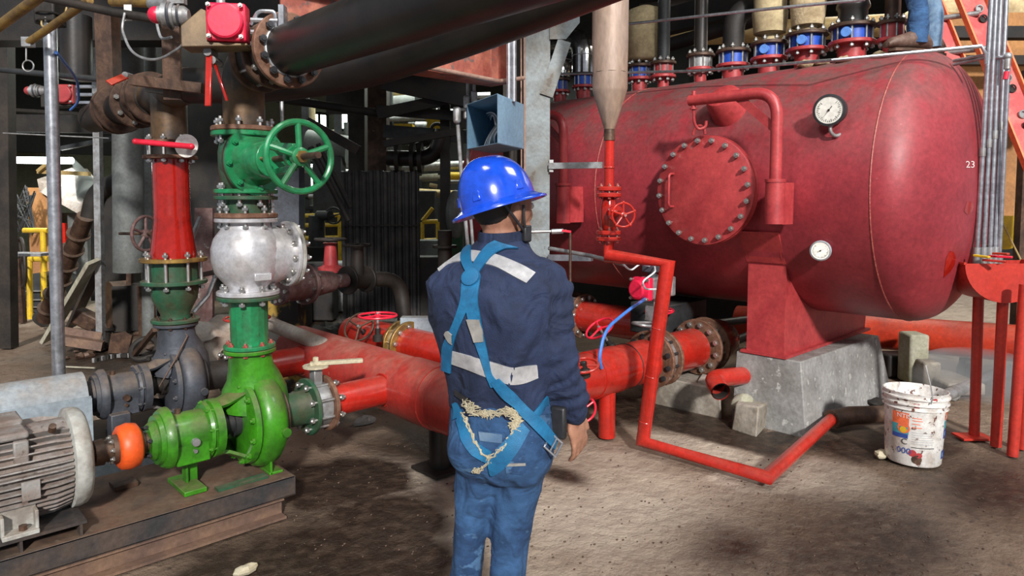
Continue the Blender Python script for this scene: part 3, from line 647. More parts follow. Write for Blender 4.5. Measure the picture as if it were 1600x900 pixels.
valve_wheel(912,571,3.95,(-.25,-.1,.95),.085,'red','red handwheel lying against the thick red pipe by the worker arm',.03)
t=valve_wheel(911,640,4.28,(-.5,-1,-.1),.085,'wheelred','pinkish red wheel low beside the worker hand',.13)
t=valve_wheel(386,497,4.6,(0,0,1),.145,'red','flat red handwheel peeking out behind the green spool',.1)
# concrete blocks on floor
def block(pts,z0,z1,mat,name,label,cat='block',j=.02,bev=.012,shr=.95):
    n=len(pts); cx=sum(p_[0] for p_ in pts)/n; cyy=sum(p_[1] for p_ in pts)/n
    vs=[(x,y,z0) for x,y in pts]+[(cx+(x-cx)*shr+random.uniform(-j,j),cyy+(y-cyy)*shr+random.uniform(-j,j),z1+random.uniform(-j,j)) for x,y in pts]
    return tag(obj(name,MB().add(vs,[tuple(range(n-1,-1,-1)),tuple(range(n,2*n))]+[(i,(i+1)%n,n+(i+1)%n,n+i) for i in range(n)]),mat,bev=bev),label,cat)
def fp(px,py): q=F(px,py); return (q.x,q.y)
block([fp(1020,628),fp(1128,652),fp(1130,620),fp(1010,604)],-.02,.20,'concdirt','concrete_sleeper','low dirty concrete sleeper on the floor under the flange joint')
block([fp(1142,668),fp(1182,680),fp(1200,660),fp(1160,650)],-.02,.17,'concdirt','concrete_lump','broken pale concrete lump beside the plinth corner')
mm=MB().sph(OX(1160,632,4.40),.075,14,10,(.6,1,1.1))
for v_ in mm.v: v_+=noise.noise_vector(v_*14)*.03
tag(obj('mortar_lump',mm,'conc_y',ang=30),'crusty mortar lump stuck against the plinth corner','block')
block([fp(1090,640),fp(1118,646),fp(1122,634),fp(1095,628)],.19,.24,'tarp','paper_scrap','white scrap lying on the concrete sleeper',cat='scrap',bev=0)
for i,(px,py,s_,lab) in enumerate([(1378,712,.05,'small cream stone fragment beside the bucket'),(1368,632,.07,'dark rag lump behind the bucket'),(1392,625,.05,'dark scrap by the plinth behind the bucket'),(1490,622,.05,'pale pebble beyond the bucket near the trough stand'),(570,660,.06,'grey cracked slab fragment under the flanged red stub'),(384,893,.035,'cream wood splinter on the dark floor at the bottom')]):
    c_=F(px,py); mm=MB().sph(c_+V((0,0,s_*.2)),s_,8,6,(1.4,.8,.5))
    for v_ in mm.v: v_+=noise.noise_vector(v_*25)*s_*.4
    tag(obj('stone' if i not in(1,2) else 'rag',mm,['fray','sooty','sooty','conc','conc','fray'][i],ang=30),lab,'debris')
random.seed(3)
# scattered small chips
m=MB()
for i in range(420):
    px=random.uniform(430,1560);py=random.uniform(690,898); c_=F(px,py); s_=random.uniform(.002,.006)
    m.sph(c_+V((0,0,-.012)),s_,5,4,(1.4,.9,.8))
o=obj('floor_grit',m,'rust2',smooth=False,kind='stuff'); tag(o,'small grit and chips scattered over the dirt floor','debris')
# short red elbow pipe end on the floor
t=thing('open_pipe_elbow','open ended short red pipe elbow lying between flange joint and plinth','pipe',F(1120,620))
a_=P(1150,588,4.75);b_=P(1112,592,4.62);c_=P(1126,612,4.45)
mm=MB().tube(fil([a_+(a_-b_)*.5,b_,c_],.10,8),.062,24,False); obj('elbow',mm,'red',t)
obj('bore',MB().tube([c_+(b_-c_)*.4,c_],.055,24,False),'sooty',t)
tag(obj('dark_box_unit',MB().box(P(1045,492,5.75),(.60,.35,.25)),'dkgrey',bev=.01),'dusty dark grey steel box behind the red actuator','box')
for i,(p0,p1,r_) in enumerate([((1120,505),(1260,488),.035),((1130,540),(1180,520),.04)]):
    pipe('floor_pipe',['black wet looking pipe under the tank behind the saddle','black pipe stub low behind the plinth'][i],'pipe',[P(*p0,6.2),P(*p1,6.6)],r_,'black')
# ============================================================ HEADER (big dusty red)
HX,HZ,HR=2.33,.44,.178
t=thing('header_pipe','large dusty red manifold pipe lying between the worker and the green pump','pipe',(HX,3.1,0))
ye=OX(455,520,HX+.05).y
obj('manifold_pipe',MB().lathe((HX,0,HZ),Y_,[(2.47,.001),(2.475,.08),(2.51,.15),(2.56,HR),(4.75,HR),(4.80,HR-.004)],56,True),'red_dusty',t)
obj('weld_seam',MB().torus((HX,2.98,HZ),Y_,HR,.004,56,6),'red_dusty',t)
obj('leg',MB().cyl((HX+.05,3.12,0),(HX+.05,3.12,HZ-.13),.065,n=24),'black',t)
obj('leg_base',MB().box((HX+.05,3.12,.008),(.24,.24,.016)),'sooty',t)
obj('saddle_pad',MB().lathe((HX,3.18,HZ),Y_,[(-.14,HR),(-.14,HR+.006),(.14,HR+.006),(.14,HR)],56,False),'red_dusty',t)
for yy,rr in ((3.40,.087),(4.42,.095)):
    obj('branch_stub',MB().cyl((1.80,yy,.443),(HX-.05,yy,.443),rr,n=36),'red',t)
    obj('weld_seam',MB().torus((HX-math.sqrt(HR**2-rr**2)+.0,yy,.443),X_,rr+.006,.006,40,6),'red',t)
# rear line parallel to header with brown flanges
t=thing('rear_red_pipe','bright red pipe with brown bolted flange pair behind the manifold','pipe',(2.85,4.1,.3))
rx=2.85; rq=OX(634,533,rx)
obj('pipe_run',MB().cyl((rx,rq.y+.06,rq.z-.02),(rx,rq.y+.75,rq.z-.04),.125,n=32),'red',t)
obj('pipe_bend',MB().tube(fil([(rx,rq.y-.06,rq.z-.02),(rx,rq.y-.40,rq.z-.02),(rx+.1,CY_+.1,CZ)],.2,8),.125,32),'red',t)
fpair(t,(rx,rq.y,rq.z-.02),Y_,.17,.125,.06,10,mat='brass',br=.010)
pipe('grey_floor_pipe','pale dusty pipe coming out from beneath the sack behind the manifold','pipe',[P(420,505,4.9),P(470,525,4.75),P(520,545,4.6)],.05,'tarp')
tag(obj('sheet_metal_scrap',MB().box(P(655,512,5.0),(.26,.10,.16),rt),'paleblue'),'pale sheet metal plate behind the worker left elbow','plate')
# ============================================================ COLUMN, BLUE BOX, BEAM
cq=OX(840,300,3.72); cx_,cyy=cq.x,cq.y
cs=rt.copy(); cf=-hd
t=thing('steel_column','weathered grey steel column with a welded diagonal brace next to the blue box','column',(cx_,cyy,0))
cc=V((cx_,cyy,0))
wpx=1080/5.15
def cpt(px,z,dd=0): return cc+rt*((px-840)/wpx)+V((0,0,z))+hd*dd
obj('front_plate',MB().bar(cpt(839.5,0),cpt(839.5,3.6),.02,.185,rt),'greysteel',t) if False else obj('front_plate',MB().box(cpt(839.5,1.8),(.185,.02,3.6),rt),'greysteel',t)
obj('web',MB().box(cpt(824,1.8,.13),(.014,.25,3.6),rt),'rust2',t)
obj('rear_flange',MB().box(cpt(806,1.8,.27),(.20,.016,3.6),rt),'sooty2',t)
obj('brace',MB().bar(cpt(853,2.32,-.02),cpt(881,2.72,-.02),.10,.012,hd),'greysteel',t)
obj('head_plate',MB().prism([(0,0),(0,.62),(.22,.62),(.22,.12),(.12,0)],cpt(858,2.73,-.03),rt,Z_,hd*.012),'greysteel',t)
obj('bracket_arm',MB().bar(cpt(858,1.80,-.03),V((3.95,3.22,1.80)),.045,.045),'galv2',t)
obj('bracket_plate',MB().box(cpt(861,1.80,-.03),(.03,.03,.09),rt),'galv2',t)
obj('strut_channel',MB().bar(cpt(858,1.115,-.03),P(925,403,5.0),.04,.045),'galv',t)
# nearby thin pipes
tag(obj('copper_tube',MB().cyl(cpt(820,1.0,-.03),cpt(818,3.5,-.03),.008,n=8).cyl(cpt(815,1.0,-.03),cpt(813,3.5,-.03),.006,n=8),'pipepink'),'pair of thin tan tubes running up the column edge','tube')
t=thing('sample_cock_pipe','thin grey pipe with little red tap in front of the column','pipe',P(840,365,4.6))
obj('pipe_run',MB().tube([P(800,363,4.7),P(885,361,4.7)],.011,10),'galv2',t)
obj('tap_body',MB().tube([P(862,362,4.68),P(880,361,4.68)],.018,8),'galv',t)
obj('tap_lever',MB().bar(P(878,360,4.66),P(892,362,4.66),.03,.014),'wheelred',t)
pipe('drop_tube','thin dark tube dropping from the red tap down to the floor pipes','tube',[P(891,364,4.66),P(891,510,4.6)],.009,'rust2')
pipe('flexible_conduit','dull grey conduit sloping from the column to the red actuator','conduit',[P(858,388,4.9),P(925,400,4.6),P(975,413,4.4)],.014,'galv2')
# blue box
bf=OX(763,190,3.35); 
t=thing('blue_wire_box','open blue steel box with grey cables inside, mounted by the column','box',P(772,228,4.75))
def bp_(px,py,D): return P(px,py,D)
# corners: open front-left face between x730..777 ; right side face 777..817
A0=P(777,147,4.45);A1=P(777,223,4.45); dirL=(P(730,155,4.95)-A0); dirL.z=0; dirR=(P(818,150,4.95)-A0); dirR.z=0
hh=A0.z-A1.z
def panel(name,o_,u_,v_,n_,mat='bluebox'):
    th_=n_.normalized()*.004; return obj(name,MB().prism([(0,0),(1,0),(1,1),(0,1)],o_,u_,v_,th_),mat,t)
dz_=V((0,0,hh)); bo=V((A1.x,A1.y,A1.z)); 
panel('side_panel',bo,dirR,dz_,-dirL)
panel('side_panel',bo+dirL,dirR,dz_,dirL)
panel('back_panel',bo+dirR,dirL,dz_,dirR)
panel('top_panel',bo+dz_,dirR,dirL,Z_); panel('bottom_panel',bo,dirR,dirL,-Z_)
t2=thing('cable_bundle','looped grey cables coiled inside the open blue box','cable',bo+dirL*.5+dirR*.5)
random.seed(5)
for i in range(11):
    if i<4: a_=bo+dirL*.80+dirR*(.5+.05*i)+dz_*(.86-.04*i); e_=bo+dirL*(.12+.05*i)+dirR*.25+dz_*(.30+.05*i); mid=bo+dirL*(.25+.05*i)+dirR*.3+dz_*.85
    else: a_=bo+dirL*(.03+.03*(i-4))+dirR*.30+dz_*(.62-.05*(i-4)); e_=bo+dirL*(.62-.05*(i-4))+dirR*(.1+.03*i)+V((0,0,.010)); mid=bo+dirL*(.55-.02*i)+dirR*.2+dz_*(.40-.02*i)
    pts=[a_*(1-s)**2+mid*2*s*(1-s)+e_*s*s for s in [k/10 for k in range(11)]]
    obj('cable',MB().tube(pts,.0042,6),'cordw' if i%3==0 else 'cord',t2)
for i,px in enumerate((795,803)):
    q=P(px,148,4.72); pipe('steel_conduit',['shiny conduit dropping into the blue box, left of the pair','shiny conduit dropping into the blue box, right of the pair'][i],'conduit',[V((q.x,q.y,bo.z+hh-.01)),V((q.x,q.y,3.6))],.017,'galv')
t=thing('conduit_drop','grey conduit fittings and pair of pipes along the left side of the blue box','conduit',P(722,380,5.1))
for px,pb in ((731,385),(741,145)):
    q=P(px,150,5.05); q2=P(px+8 if px==731 else px,pb,5.05); obj('conduit_pipe',MB().tube([V((q.x,q.y,2.9)),V((q.x,q.y,q.z)),V((q.x,q.y,q2.z+.45)),q2] if px==731 else [V((q.x,q.y,2.9)),q],.012,10),'galv2',t)
obj('conduit_body',MB().box(P(729,168,5.03),(.045,.04,.17),rt),'galv2',t,bev=.012)
obj('conduit_body',MB().box(P(741,152,5.03),(.045,.04,.09),rt),'galv2',t,bev=.012)
t=thing('switch_conduit','slanting grey conduit with oval cover fitting near the blue box','conduit',P(735,380,5.0))
obj('cover_fitting',MB().box(P(714,180,4.95),(.055,.05,.12),rt),'galv2',t,bev=.02)
obj('conduit_pipe',MB().tube([P(715,190,4.97),P(720,260,4.97),P(731,385,4.97)],.014,10).tube([P(718,171,4.97),P(730,171,5.02)],.012,8),'galv2',t)
# roof beam
by=3.72
t=thing('roof_beam','flaking red primer steel I beam ending at the column','beam',(2.0,by,2.36))
xr=3.40; bz0,bz1=2.38,2.74; xl=1.75
obj('bottom_flange',MB().box(((xr+xl)/2,by,bz0),(xr-xl,.20,.018)),'beam',t)
obj('top_flange',MB().box(((xr+xl)/2,by,bz1),(xr-xl,.20,.018)),'beam',t)
obj('web',MB().box(((xr+xl)/2,by,(bz0+bz1)/2),(xr-xl,.014,bz1-bz0)),'beam',t)
obj('end_stiffener',MB().box((xr-.17,by,(bz0+bz1)/2),(.012,.18,bz1-bz0-.02)),'beam',t)
obj('end_stiffener',MB().box((xr-.02,by,(bz0+bz1)/2),(.012,.19,bz1-bz0-.02)),'beam',t)
t=thing('pink_conduit','dusty pink conduit clamped along under the roof beam','conduit',P(640,100,4.3))
c0=OY(540,80,3.58);c1=OY(780,127,3.58)
obj('conduit_pipe',MB().tube([c0-(c1-c0)*.4,c1,OY(818,122,3.62)],.015,12),'pipepink',t)
q=OY(630,83,3.60); obj('square_clamp',MB().box(q,(.10,.045,.045),-hd).box(q+(-hd)*.048,(.006,.03,.03),-hd),'rust2',t)
obj('clip',MB().torus(OY(626,97,3.56),X_,.022,.006,16,6),'galv',t)
tag(obj('grey_upright',MB().box(P(750,30,5.4),(.02,.02,.5),rt),'dkgrey'),'thin dark upright behind the roof beam end','post')
# ============================================================ PUMP SETS
AZ=.443
def make_pump(y0,x0,body,legmat,label,nuts,dark):
    """x0: offset of whole set"""
    t=thing('centrifugal_pump',label,'pump',(x0+1.30,y0,.19))
    def c(x,z=AZ,y=0): return V((x0+x,y0+y,z))
    o=obj('bearing_cover',MB().lathe(c(0),X_,[(.915,.03),(.915,.075),(.935,.09),(.945,.09)],32),body,t)
    bolts(o,c(.925),-X_,.072,6,.006,.02,nuts,False,.3)
    obj('bearing_cover',MB().lathe(c(0),X_,[(.945,.095),(.945,.112),(.965,.115),(.965,.128),(.985,.142),(1.005,.142),(1.01,.12)],40),body,t)
    # bearing housing: rounded box barrel
    m=MB()
    m.lathe(c(0),X_,[(1.0,.10),(1.01,.104),(1.165,.104),(1.17,.10)],40)
    m.box(c(1.085,AZ-.06,-.03),(.15,.14,.12))
    obj('bearing_housing',m,body,t,bev=.006)
    obj('oil_plug',MB().cyl(c(1.09,AZ-.015,-.10),c(1.09,AZ-.015,-.125),.018,n=16).cyl(c(1.09,AZ-.06,-.09),c(1.09,AZ-.06,-.112),.009,n=12),'galv2' if not dark else 'rust2',t)
    obj('filler_cap',MB().cyl(c(1.05,AZ+.10),c(1.05,AZ+.125),.014,n=10),'rust2',t)
    o=obj('adapter_flange',MB().lathe(c(0),X_,[(1.155,.10),(1.16,.128),(1.175,.135),(1.178,.125),(1.185,.125),(1.188,.140),(1.225,.140),(1.228,.13)],44),body,t)
    bolts(o,c(1.19),-X_,.128,8,.006,.045,body if not dark else 'slate',False,.2)
    # lantern frame : two arms top and bottom leaving window in front
    m=MB(); n=28
    def arc(a0,a1):
        vs=[];fs=[];k=10
        prof=[(1.222,.118,.135),(1.26,.125,.142),(1.33,.165,.182),(1.345,.185,.20)]
        for (x,ri,ro) in prof:
            for j in range(k+1):
                a=a0+(a1-a0)*j/k; ca,sa=math.cos(a),math.sin(a); vs.append(c(x,AZ+ri*sa,ri*ca)); vs.append(c(x,AZ+ro*sa,ro*ca))
        w_=(k+1)*2
        for i in range(len(prof)-1):
            for j in range(k):
                a=i*w_+j*2; b=a+w_
                fs+=[(a,a+2,b+2,b),(a+1,b+1,b+3,a+3)]
            a=i*w_;b=a+w_; fs.append((a,b,b+1,a+1)); a+=2*k;b+=2*k; fs.append((a,a+1,b+1,b))
        m.add(vs,fs)
    arc(PI*.25,PI*.67); obj('lantern_frame',m,body,t,ang=50)
    m=MB(); arc(-PI*.67,-PI*.25); obj('lantern_frame',m,body,t,ang=50)
    obj('shaft_gland',MB().lathe(c(0),X_,[(1.20,.022),(1.25,.022),(1.25,.055),(1.265,.06),(1.27,.05),(1.30,.05),(1.30,.065),(1.345,.065)],28),'sooty' if dark else 'dkgrey',t)
    # casing cover + volute
    o=obj('casing_cover',MB().lathe(c(0),X_,[(1.33,.06),(1.335,.195),(1.34,.208),(1.365,.212),(1.367,.2)],56),body,t)
    bolts(o,c(1.35),-X_,.195,12,.008,.03,body if not dark else 'slate',False,.25)
    obj('joint_gap',MB().lathe(c(0),X_,[(1.366,.203),(1.374,.203)],56),'sooty',t)
    m=MB(); m.lathe(c(0),X_,[(1.373,.20),(1.375,.220),(1.385,.232),(1.41,.242),(1.44,.243),(1.475,.232),(1.50,.205),(1.512,.17),(1.515,.14)],56)
    # discharge neck sweeping up
    m.tube([c(1.43,AZ+.06,.03),c(1.43,AZ+.15,.025),c(1.42,AZ+.21,.015),c(1.405,AZ+.27,.005),c(1.40,.792)],[.17,.155,.128,.108,.10],36)
    obj('volute',m,body,t,ang=60)
    obj('drain_boss',MB().cyl(c(1.47,AZ-.03,-.20),c(1.475,AZ-.03,-.245),.026,.022,16),body,t)
    obj('suction_ring',MB().lathe(c(0),X_,[(1.505,.14),(1.51,.165),(1.53,.165),(1.535,.10)],44),'rust2' if not dark else 'sooty2',t)
    obj('suction_spool',MB().lathe(c(0),X_,[(1.53,.10),(1.55,.088),(1.68,.09),(1.70,.10)],36),'green3' if not dark else 'sooty2',t)
    flange(t,c(1.705),X_,.152,.022,'green3' if not dark else 'rust2',nb=8,br=.0095,L=.155,off=.055,ph=.4)
    flange(t,c(.792) if False else c(1.40,.797),Z_,.125,.020,body,nb=8,br=.007,L=.04,off=.01,bm='rust2' if dark else 'bolt_red')
    # feet
    m=MB(); m.box(c(1.43,.255,-.09),(.012,.13,.14)).box(c(1.43,.255,.09),(.012,.13,.14)).box(c(1.455,.195,-.10),(.07,.11,.012)).box(c(1.455,.195,.10),(.07,.11,.012))
    obj('volute_foot',m,legmat,t,bev=.003)
    m=MB(); m.box(c(1.09,.345,0),(.075,.16,.014)).box(c(1.075,.27,0),(.012,.06,.16)).box(c(1.105,.27,-.0),(.05,.012,.16)).box(c(1.075,.203,-.02),(.10,.24,.022))
    obj('bearing_leg',m,legmat,t,bev=.003)
    return t
make_pump(3.40,0,'green','green','bright lime green centrifugal pump on the nearest skid','bolt_dark',False)
make_pump(4.42,-.03,'slate','slate','dusty slate grey centrifugal pump behind the lime green pump','slate',True)
obj_sh=tag(obj('skid_shim',MB().box((1.28,3.24,.197),(.24,.05,.012)),'green3'),'loose green painted flat strip on the skid edge','plate')
tag(obj('skid_shim',MB().box((.86,3.60,.202),(.10,.10,.02)),'rust2'),'square rusty plate on the skid beneath the coupling','plate')
# wafer valve + far flange near green pump
t=thing('butterfly_valve','grey wafer valve with chalky white lever between green spool and red stub','valve',(1.757,3.4,.28))
obj('wafer',MB().lathe((1.757,3.4,AZ),X_,[(-.04,.02),(-.04,.118),(.04,.118),(.04,.02)],32),'galv2',t)
flange(t,(1.811,3.4,AZ),X_,.15,.022,'rust')
obj('neck',MB().box((1.757,3.4,AZ+.15),(.05,.06,.09)),'galv2',t,bev=.005)
obj('notch_plate',MB().lathe((1.757,3.40,AZ+.205),Z_,[(0,.07),(.010,.07),(.010,.001)],12,True),'fray',t)
lv0=V((1.757,3.4,AZ+.225)); lv1=OY(567,563,3.28)
obj('lever',MB().bar(lv0-(lv1-lv0)*.12,lv1,.042,.02).cyl(lv0,lv0+V((0,0,.035)),.016,n=8),'fray',t,bev=.004)
t=thing('butterfly_valve','wafer valve between the slate pump and the far red stub','valve',(1.757,4.42,.28))
obj('wafer',MB().lathe((1.757,4.42,AZ),X_,[(-.04,.02),(-.04,.12),(.04,.12),(.04,.02)],32),'red_dusty',t)
flange(t,(1.80,4.42,AZ),X_,.155,.022,'brass',nb=8,br=.009,L=.14,off=-.05)
# skid 1
t=thing('pump_skid','grimy steel skid carrying the green pump and grey motor','skid',(.5,3.48,0))
obj('deck_plate',MB().box((.40,3.485,.185),(2.22,.65,.010)),'skid',t,bev=.003)
for yy in (3.165,3.80):
    m=MB().box((.40,yy,.142),(2.22,.010,.095)).box((.40,yy+(.02 if yy<3.5 else -.02),.097),(2.22,.05,.008))
    obj('side_channel',m,'skidside',t,bev=.002)
obj('end_plate',MB().box((1.508,3.48,.142),(.008,.64,.095)),'skidside',t)
t=thing('rail_beam','rust brown steel rail beam laid on the floor beneath the skid edge','beam',(.4,3.2,0))
obj('web',MB().box((.37,3.19,.046),(2.16,.010,.085)),'channel',t)
obj('bottom_flange',MB().box((.37,3.175,.006),(2.16,.085,.012)),'channel',t); obj('top_flange',MB().box((.37,3.19,.088),(2.16,.07,.008)),'channel',t)
# motor
def make_motor(y0,x0,label,bm,em,full):
    t=thing('electric_motor',label,'motor',(x0+.2,y0,.22))
    R=.185; cz=.452
    obj('end_bell',MB().lathe((x0,y0,cz),X_,[(.595,.19),(.60,.208),(.625,.210),(.65,.203),(.665,.185),(.67,.15),(.675,.05)],48),em,t)
    obj('stator_body',MB().lathe((x0,y0,cz),X_,[(-.25,R-.012),(.60,R-.012)],48),bm,t)
    me=None
    for i in range(44):
        a=2*PI*i/44+.05
        deg=math.degrees(a)%360
        if 60<deg<120 or 250<deg<290: continue
        yy=math.cos(a);zz=math.sin(a)
        if me is None:
            f=MB().prism([(-.25,0),(.58,0),(.595,.010),(.59,.022),(.53,.036),(-.25,.036)],(0,-.003,0),X_,Z_,(0,.006,0))
            me=mesh_from('fin',f,bm,35,False,V((0,0,0)))[0]
        o=bpy.data.objects.new('fin',me); C.objects.link(o); put(o,(x0,y0+yy*(R-.014),cz+zz*(R-.014)),t); o.rotation_euler=(a-PI/2,0,0)
    obj('terminal_rib',MB().box((x0+.10,y0-.09,cz+.175),(.70,.14,.03)).box((x0+.10,y0+.05,cz+.195),(.70,.16,.03)),bm,t,bev=.01)
    for xx in (.12,.30,.42): obj('fin_lug',MB().box((x0+xx,y0-.165,cz+.115),(.05,.03,.09)),bm,t,bev=.006)
    obj('nameplate',MB().box((x0+.06,y0-.19,cz+.075),(.16,.012,.08)),em,t)
    obj('rating_plate',MB().box((x0+.44,y0-.212,cz-.03),(.06,.008,.075)),bm,t)
    obj('lifting_eye',MB().torus((x0+.18,y0-.02,cz+.25),Y_,.026,.009,20,8),'galv2',t)
    m=MB()
    for xx in (.40,-.1):
        m.box((x0+xx,y0-.165,.305),(.12,.012,.10)).box((x0+xx,y0-.19,.262),(.12,.09,.018)).box((x0+xx+.055,y0-.185,.30),(.012,.07,.08)).box((x0+xx-.055,y0-.185,.30),(.012,.07,.08))
    m.box((x0+.15,y0-.13,.29),(.62,.03,.06)); m.box((x0+.15,y0+.15,.29),(.62,.08,.08))
    obj('foot',m,em,t,bev=.003)
    obj('foot_bolt',MB().cyl((x0+.41,y0-.205,.27),(x0+.41,y0-.205,.29),.015,n=6),'rust2',t)
    obj('grease_nipple',MB().cyl((x0+.53,y0-.13,cz+.165),(x0+.53,y0-.15,cz+.19),.014,n=10),'rust2',t)
    obj('shaft',MB().cyl((x0+.65,y0,AZ),(x0+.72,y0,AZ),.029,n=20),'rust2',t)
    return t
make_motor(3.40,0,'grey finned electric motor at the lower left on the nearest skid','motor','motorlt',True)
t=thing('motor_packing','dark steel packing plate and channel under the grey motor','plate',(.3,3.28,.19))
obj('packing_plate',MB().box((.19,3.38,.245),(.86,.42,.012)),'skidside',t)
obj('packing_rib',MB().box((.60,3.30,.215),(.010,.25,.05)).box((.38,3.22,.215),(.010,.08,.05)).box((.19,3.19,.215),(.86,.008,.05)) if False else MB().box((.60,3.30,.215),(.010,.25,.05)).box((.40,3.22,.215),(.010,.08,.05)),'skidside',t)
t=thing('shaft_coupling','orange rubber tyre coupling with rusty hubs between motor and green pump','coupling',(.84,3.4,AZ-.09))
obj('tyre',MB().lathe((.835,3.4,AZ),X_,[(-.042,.062),(-.048,.078),(-.036,.096),(0,.104),(.036,.096),(.048,.078),(.042,.062)],44),'orange',t,ang=60)
obj('motor_hub',MB().lathe((0,3.4,AZ),X_,[(.70,.032),(.70,.055),(.735,.058),(.738,.045),(.77,.045),(.77,.062),(.793,.064)],36),'rust2',t)
obj('pump_hub',MB().lathe((0,3.4,AZ),X_,[(.88,.062),(.895,.06),(.897,.045),(.925,.042),(.925,.025)],36),'rust2',t)
bolts(t,(.78,3.4,AZ),-X_,.053,8,.006,.02,'bolt',False)
# pump set 2 rest
make_motor(4.42,-.35,'slate grey dusty finned motor at the left edge behind the pale guard','slate','slate',True)
t=thing('coupling_guard','pale blue grey rounded sheet guard between the far motor and slate pump','guard',(.55,4.42,.19))
obj('guard_hood',MB().lathe((.25,4.42,AZ),X_,[(0,.145),(.62,.145),(.62,.001)],40,True),'paleblue',t)
obj('guard_skirt',MB().prism([(.24,.19),(.88,.19),(.88,.48),(.24,.48)],(0,4.275,0),X_,Z_,(0,.008,0)).box((.878,4.40,.33),(.008,.26,.28)),'paleblue',t)
t=thing('pump_skid','pale painted base frame under the slate grey pump','skid',(.5,4.42,0))
obj('deck_plate',MB().box((.30,4.42,.182),(2.5,.80,.014)),'skid',t); obj('front_plate',MB().box((.05,4.02,.09),(2.2,.010,.18)),'paleblue',t)
obj('pump_support',MB().box((1.02,4.32,.27),(.10,.10,.16)),'slate',t,bev=.006)
t=thing('silver_pole','shiny galvanised pole rising from a grey base box at the left','pole',P(93,640,3.9))
p0=P(93,626,3.9);p1=P(76,-40,3.9)
obj('pole',MB().cyl(p0,p1,.034,n=24),'galv',t); obj('pole_collar',MB().cyl(p0,p0+V((0,0,.03)),.040,n=24),'galv2',t)
bb=P(96,640,3.86); obj('base_box',MB().box((bb.x,bb.y,(bb.z+.02)),(.09,.09,.13),rt),'paleblue',t,bev=.006)
obj('pole_joint',MB().cyl(p0.lerp(p1,.885),p0.lerp(p1,.90),.038,n=24),'galv2',t)
t=thing('support_bracket','rusty square steel bracket clamped round the top of the silver pole','bracket',P(78,20,3.9))
obj('square_tube',MB().box(P(78,12,3.92),(.115,.115,.20),rt),'sooty2',t,bev=.01)
for zz in (24,36): obj('wire_wrap',MB().torus(P(77,zz,3.9),(.1,.1,1),.062,.006,24,6),'sooty2',t)
obj('wire_loop',MB().tube(fil([P(66,28,3.85),P(64,40,3.85),P(85,48,3.8),P(100,30,3.8),P(104,12,3.85)],.05,6),.005,6),'ochre',t)
# ============================================================ RISER 1
RX,RY=1.40,3.40
def rz(py,px=375): return OX(px,py,RX).z*.0+ (lambda q:q.z)(OY(px,py,RY))
t=thing('green_spool','dark green spool pipe with bolted flanges standing on the lime green pump','pipe',(RX,RY,.81))
flange(t,(RX,RY,.819),Z_,.124,.020,'green2')
obj('pipe_body',MB().cyl((RX,RY,.828),(RX,RY,1.058),.090,n=12) if False else MB().lathe((RX,RY,0),Z_,[(.828,.090),(1.058,.092)],16,False,.1),'green2',t,ang=10)
flange(t,(RX,RY,1.064),Z_,.150,.020,'green3')
t=thing('check_valve','silver painted swing check valve with round bolted side cover','valve',(RX,RY,1.076))
flange(t,(RX,RY,1.088),Z_,.150,.022,'silver',nb=8,br=.0085,L=.060,off=-.012,ph=.15)
m=MB().lathe((RX,RY,0),Z_,[(1.095,.10),(1.115,.095),(1.15,.125),(1.19,.155),(1.25,.170),(1.31,.170),(1.36,.155),(1.40,.125),(1.425,.112),(1.44,.112)],40)
m.lathe((RX,RY,1.27),X_,[(.02,.15),(.12,.152),(.165,.135),(.20,.135)],40)
obj('valve_body',m,'silver',t,ang=60)
obj('cast_plate',MB().box((RX+.01,RY-.152,1.175),(.085,.016,.036)),'silver',t,bev=.004)
flange(t,(RX+.205,RY,1.27),X_,.168,.022,'silver',nb=12,br=.0085,L=.055,off=.012,ph=.1)
flange(t,(RX+.229,RY,1.27),X_,.165,.020,'motorlt')
flange(t,(RX,RY,1.448),Z_,.150,.020,'silver')
t=thing('rusty_spool','short studded spool with rusty flange between silver and green valves','pipe',(RX,RY,1.46))
flange(t,(RX,RY,1.472),Z_,.148,.024,'rust',nb=8,br=.0085,L=.075,off=-.012,ph=.35)
obj('neck',MB().cyl((RX,RY,1.48),(RX,RY,1.555),.105,n=28),'green3',t)
flange(t,(RX,RY,1.558),Z_,.150,.020,'green3',nb=8,br=.0085,L=.075,off=.012,ph=.15)
t=thing('gate_valve','green gate valve with a big spoked green handwheel','valve',(RX,RY,1.57))
flange(t,(RX,RY,1.590),Z_,.150,.022,'green2')
flange(t,(RX,RY,1.868),Z_,.155,.024,'green2')
m=MB().lathe((RX,RY,0),Z_,[(1.60,.10),(1.64,.115),(1.70,.125),(1.78,.125),(1.83,.115),(1.86,.10)],36)
m.lathe((RX,RY,1.735),-Y_,[(0,.13),(.09,.135)],36)
obj('valve_body',m,'green3',t,ang=55)
gz=1.735
def oval(y_,w_,h_,d_,mat,name):
    m=MB().lathe((0,0,0),-Y_,[(0,1),(d_,1),(d_,.0001)],36)
    m.v=[V((RX+q.x*w_,RY+y_+q.y,gz+q.z*h_)) for q in m.v]; return m
o=obj('bonnet_flange',oval(-.09,.15,.165,.022,'',''),'rust2',t); o=obj('bonnet_flange',oval(-.112,.15,.165,.022,'',''),'green2',t)
bolts(o,(RX,RY-.12,gz),-Y_,.135,8,.008,.03,'green2',False,.1)
wy=OX(468,245,RX).y
m=MB().lathe((RX,RY-.13,gz),-Y_,[(0,.125),(.03,.095),(.10,.090),(.16,.085),(.175,.07)],28)
obj('bonnet',m,'green2',t,ang=50)
L0=RY-.30
m=MB().lathe((RX,L0,gz),-Y_,[(0,.05),(.01,.085),(.025,.085),(.03,.05)],24)
